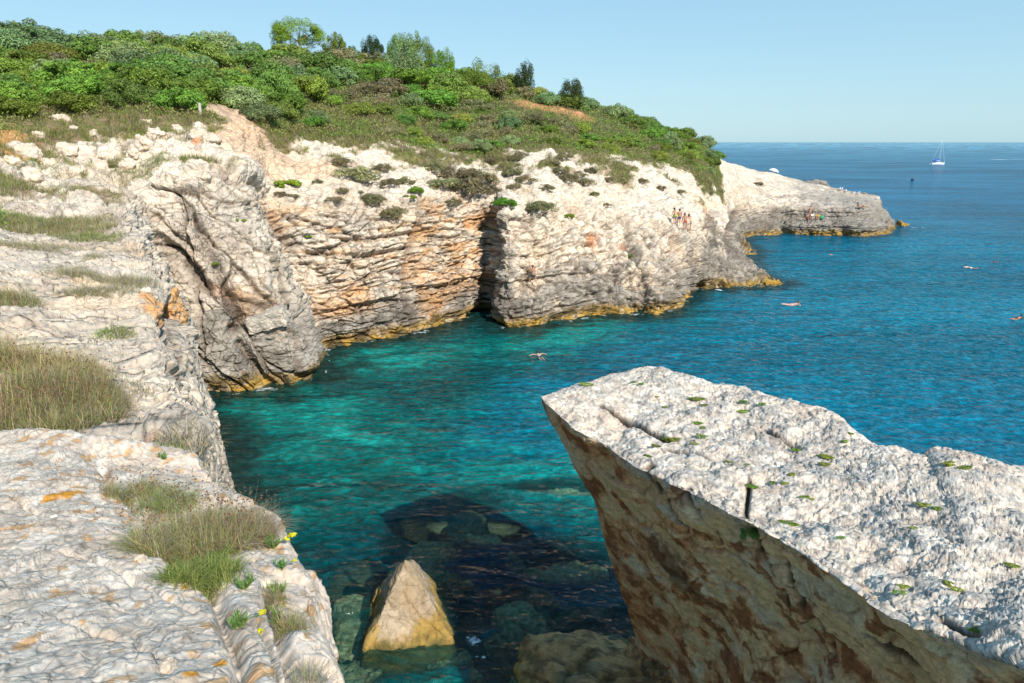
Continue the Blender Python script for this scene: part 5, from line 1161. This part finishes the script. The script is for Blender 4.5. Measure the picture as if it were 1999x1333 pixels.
person("sunbather half lying on the dark rock near the headland tip", foot(1680, 405, .1, .3), -PI / 2, 'lie', 0, 'black', HAIR, 1.25, HG)
def wat(u, v, z=0.0): return tuple(at(u, v, z=z))
person("dark haired swimmer doing breaststroke in the teal cove", wat(1050, 692, .06), .25, 'swim', 2, 'navy', HAIR, .85)
person("pale swimmer stretched out on the surface near the second promontory", wat(1558, 594, .08), -PI / 2 - .15, 'swim', 2, 'pink', HAIRB, .95)
person("swimmer with a wet dark head out in the bay below the headland", wat(1622, 497, .0), -.8, 'swim', 0, 'navy', HAIR, .75)
person("splashing swimmer in a white top far out on the right", wat(1886, 521, .1), .6, 'swim', 2, 'white', HAIR, .85, top='white')
person("lone swimmer, only the head showing, right of the splashing one", wat(1941, 512, -.02), 2.4, 'swim', 1, 'navy', HAIR, .8)
person("dark clad swimmer cut by the right edge of the photo", wat(1993, 620, .08), -1.2, 'swim', 1, 'black', HAIR, .8, top='black')

# bag and towel beside the group, gulls, parasol, buoy
def ico(name, V_, mat, parent=None, r=1, sub=3):
    bm = bmesh.new(); bmesh.ops.create_icosphere(bm, subdivisions=sub, radius=r)
    for v_ in bm.verts: v_.co = Vector((v_.co.x * V_[0], v_.co.y * V_[1], v_.co.z * V_[2]))
    me_ = bpy.data.meshes.new(name); bm.to_mesh(me_); bm.free()
    for f_ in me_.polygons: f_.use_smooth = True
    return link(name, me_, mat, parent)
rt = empty("beach_bag", foot(1601, 424, 0, .3)); tag(rt, "green beach bag on the shelf right of the headland group", "bag")
o = ico("bag_body", (.42, .28, .34), CLOTH['teal'], rt); o.location = (0, 0, .28)
V, Q = tube([(-.25, 0, .5), (-.18, 0, .75), (.18, 0, .75), (.25, 0, .5)], [.02] * 4, 6); link("handle", mesh_np("handle", V, Q), CLOTH['black'], rt)
WH = plain('gull_white', (.8, .8, .8), .7); GR = plain('gull_grey', (.35, .37, .4), .7); BK = plain('beak', (.6, .4, .05), .5)
GL = ['leftmost white gull on the crest of the headland', 'second gull from the left on the headland crest', 'third gull from the left on the headland crest', 'gull standing apart in the middle of the dark headland crest', 'gull right of the middle one on the headland crest', 'gull nearest the tip of the headland']
for (u, v), lab in zip([(1637, 368), (1643, 368), (1648, 369), (1667, 374), (1674, 375), (1710, 386)], GL):
    q = main.pt(u, v + 3); rt = empty("gull", tuple(q), random.uniform(0, 6)); rt.scale = (1.3,) * 3; tag(rt, lab, "gull", "gulls resting on the headland crest")
    o = ico("body", (.22, .11, .12), WH, rt, sub=2); o.location = (0, 0, .25); o = ico("head", (.075, .07, .075), WH, rt, sub=2); o.location = (.2, 0, .40)
    for sy in (-1, 1): o = ico("wing", (.24, .03, .09), GR, rt, sub=2); o.location = (-.06, sy * .10, .28)
    V, Q = tube([(.26, 0, .40), (.34, 0, .38)], [.02, .006], 5); link("beak", mesh_np("beak", V, Q), BK, rt)
    for sy in (-.04, .04): V, Q = tube([(0, sy, .16), (0, sy, -.02)], [.012, .012], 5); link("leg", mesh_np("leg", V, Q), BK, rt)
q = at(1507, 340, Y=141); rt = empty("beach_parasol", tuple(q + np.array((0, 0, -.6)))); tag(rt, "pale beach parasol on the far side of the headland", "parasol"); rt.rotation_euler = (0, .25, 0)
V, Q = tube([(0, 0, -.6), (0, 0, 1.75)], [.025, .02], 6); link("pole", mesh_np("pole", V, Q), plain('pole_white', (.75, .75, .75), .4), rt)
ns = 16; Vc = []; 
for (rr_, zz_) in ((.02, 1.78), (.45, 1.70), (.8, 1.52), (1.0, 1.32), (1.0, 1.22)):
    for k in range(ns): Vc.append((rr_ * math.cos(k * 6.2832 / ns), rr_ * math.sin(k * 6.2832 / ns), zz_ - (.04 if k % 2 else 0)))
Qc = [[i * ns + k, i * ns + (k + 1) % ns, (i + 1) * ns + (k + 1) % ns, (i + 1) * ns + k] for i in range(4) for k in range(ns)]
o = link("canopy", mesh_np("canopy", np.array(Vc), np.array(Qc), smooth=False), CLOTH['white'], rt)
person("sunbather in pink half hidden beside the pale parasol", tuple(at(1496, 341, Y=140.5) + np.array((0, 0, -.1))), PI - .6, 'sit', 0, 'pink', HAIRB, 1.1, top='pink')
p = at(1781, 352, z=0); rt = empty("mooring_buoy", tuple(p)); tag(rt, "small black buoy floating off the headland", "buoy")
o = ico("float", (.55, .55, .45), CLOTH['black'], rt); o.location = (0, 0, .3)
V, Q = tube([(-.12, 0, .68), (-.1, 0, .82), (.1, 0, .82), (.12, 0, .68)], [.03] * 4, 6); link("ring", mesh_np("ring", V, Q), plain('steel', (.3, .3, .3), .4), rt)

# ---- sailing yacht
p = at(1830, 321, z=0); yr = empty("sailing_yacht", tuple(p), math.radians(8)); tag(yr, "white sailing yacht with bare mast and blue sail cover far out at sea", "yacht")
yr.scale = (.95,) * 3
V = []; ns = 13
for i in range(ns):
    t = i / (ns - 1); xx = -5 + 10.4 * t; bw_ = 1.65 * math.sin(math.pi * min(1, (.28 + .72 * t)) ** 1.0) ** .6 * (1 if t < .98 else .12); bw_ = max(bw_, .04); sh = 1.0 + .25 * t * t
    for (f_, zz_) in ((1, sh), (1.0, .65 * sh), (.8, .1), (.35, -.45), (0, -.55)): V.append((xx - (.5 if t == 0 and zz_ < .3 else 0) * 0 - .25 * t * (1 - zz_ / sh), bw_ * f_, zz_))
    for (f_, zz_) in ((-.35, -.45), (-.8, .1), (-1.0, .65 * sh), (-1, sh)): V.append((xx - .25 * t * (1 - zz_ / sh), bw_ * f_, zz_))
Q = [[i * 9 + k, i * 9 + k + 1, (i + 1) * 9 + k + 1, (i + 1) * 9 + k] for i in range(ns - 1) for k in range(8)]
Q += [[i * 9 + 8, i * 9, (i + 1) * 9, (i + 1) * 9 + 8] for i in range(ns - 1)] + [[0, 1, 7, 8], [1, 2, 6, 7], [2, 3, 5, 6]]
GELW = plain('gelcoat_white', (.78, .78, .76), .3, .5); BLUEC = plain('blue_canvas', (.02, .10, .42), .8); ALU = plain('aluminium', (.7, .72, .74), .35)
link("hull", mesh_np("hull", np.array(V), np.array(Q)), GELW, yr)
bm = bmesh.new(); bmesh.ops.create_cube(bm, size=1); 
for v_ in bm.verts: v_.co = Vector((v_.co.x * (4.2 if v_.co.z < 0 else 3.2) + .6, v_.co.y * (1.9 if v_.co.z < 0 else 1.5), v_.co.z * .5 + 1.3))
bmesh.ops.bevel(bm, geom=bm.edges, offset=.1, segments=2, affect='EDGES'); me_ = bpy.data.meshes.new("cabin"); bm.to_mesh(me_); bm.free(); cb = link("cabin", me_, GELW, yr)
for sy in (-1, 1): V, Q = tube([(-.6, sy * .88, 1.32), (1.8, sy * .86, 1.32)], [.09, .09], 6); link("window", mesh_np("window", V, Q), CLOTH['black'], cb)
V, Q = tube([(1.0, 0, 1.2), (1.0, 0, 8), (.95, 0, 16.5)], [.075, .07, .05], 8); link("mast", mesh_np("mast", V, Q), ALU, yr)
V, Q = tube([(.95, 0, 2.7), (-3.6, 0, 2.6)], [.1, .09], 8); link("boom", mesh_np("boom", V, Q), ALU, yr)
V, Q = tube([(.9, 0, 3.5), (-.5, 0, 3.15), (-2.2, 0, 3.0), (-3.5, 0, 2.85)], [.38, .40, .36, .18], 10); link("sail_cover", mesh_np("sail_cover", V, Q), BLUEC, yr)
V = [(-3.9 + 2.1 * a, -1.15 + 2.3 * b, 2.35 + .3 * math.sin(math.pi * b)) for a in (0, .5, 1) for b in (0, .25, .5, .75, 1)]; V += [(x_, y_, z_ - .35) for x_, y_, z_ in V]
Q = [[i * 5 + k, i * 5 + k + 1, (i + 1) * 5 + k + 1, (i + 1) * 5 + k] for i in range(2) for k in range(4)]; Q += [[q_ + 15 for q_ in f_] for f_ in Q] + [[k, k + 1, k + 16, k + 15] for k in range(4)] + [[10 + k, 11 + k, 26 + k, 25 + k] for k in range(4)]
link("bimini", mesh_np("bimini", np.array(V), np.array(Q)), BLUEC, yr)
for nm, a, b in (("forestay", (5.2, 0, 1.3), (.97, 0, 15.8)), ("backstay", (-4.9, 0, 1.1), (.95, 0, 16.4)), ("shroud", (.6, 1.55, 1.2), (.96, 0, 12.5)), ("shroud", (.6, -1.55, 1.2), (.96, 0, 12.5))):
    V, Q = tube([a, b], [.03 if nm != "forestay" else .06, .03], 5); link(nm, mesh_np(nm, V, Q), ALU, yr)
# ================================================================== LIGHT
sdir = Vector((.5, -.866, 0)).normalized(); EL = math.radians(37)
sd = Vector((sdir.x * math.cos(EL), sdir.y * math.cos(EL), math.sin(EL)))
sun = bpy.data.lights.new("sun", 'SUN'); sun.energy = 4.6; sun.angle = math.radians(.5); sun.color = (1, .93, .83)
so_ = bpy.data.objects.new("sun", sun); COL.objects.link(so_); so_.rotation_euler = (-sd).to_track_quat('-Z', 'Y').to_euler()
w = bpy.data.worlds.new("World"); scn.world = w; w.use_nodes = True; nt = w.node_tree
sky = nt.nodes.new('ShaderNodeTexSky'); sky.sky_type = 'NISHITA'; sky.sun_disc = False
sky.sun_elevation = EL; sky.sun_rotation = math.atan2(sdir.x, sdir.y); sky.altitude = 0; sky.air_density = 1.0; sky.dust_density = .6; sky.ozone_density = 1.6
bg = nt.nodes['Background']; mxs = nt.nodes.new('ShaderNodeMix'); mxs.data_type = 'RGBA'; mxs.inputs[0].default_value = .75
tcw = nt.nodes.new('ShaderNodeTexCoord'); sx = nt.nodes.new('ShaderNodeSeparateXYZ'); nt.links.new(tcw.outputs['Generated'], sx.inputs[0])
rw = nt.nodes.new('ShaderNodeValToRGB'); nt.links.new(sx.outputs[2], rw.inputs[0]); e = rw.color_ramp.elements
e[0].position = 0.0; e[0].color = (3.0, 4.9, 5.8, 1); e[1].position = .5; e[1].color = (1.2, 3.2, 5.3, 1)
nt.links.new(sky.outputs[0], mxs.inputs[6]); nt.links.new(rw.outputs[0], mxs.inputs[7]); nt.links.new(mxs.outputs[2], bg.inputs[0]); bg.inputs[1].default_value = .11
scn.view_settings.view_transform = 'Standard'; scn.view_settings.look = 'None'; scn.view_settings.gamma = 1; scn.view_settings.exposure = 0.5
scn.cycles.max_bounces = 6; scn.cycles.diffuse_bounces = 3; scn.cycles.glossy_bounces = 2; scn.cycles.transparent_max_bounces = 8
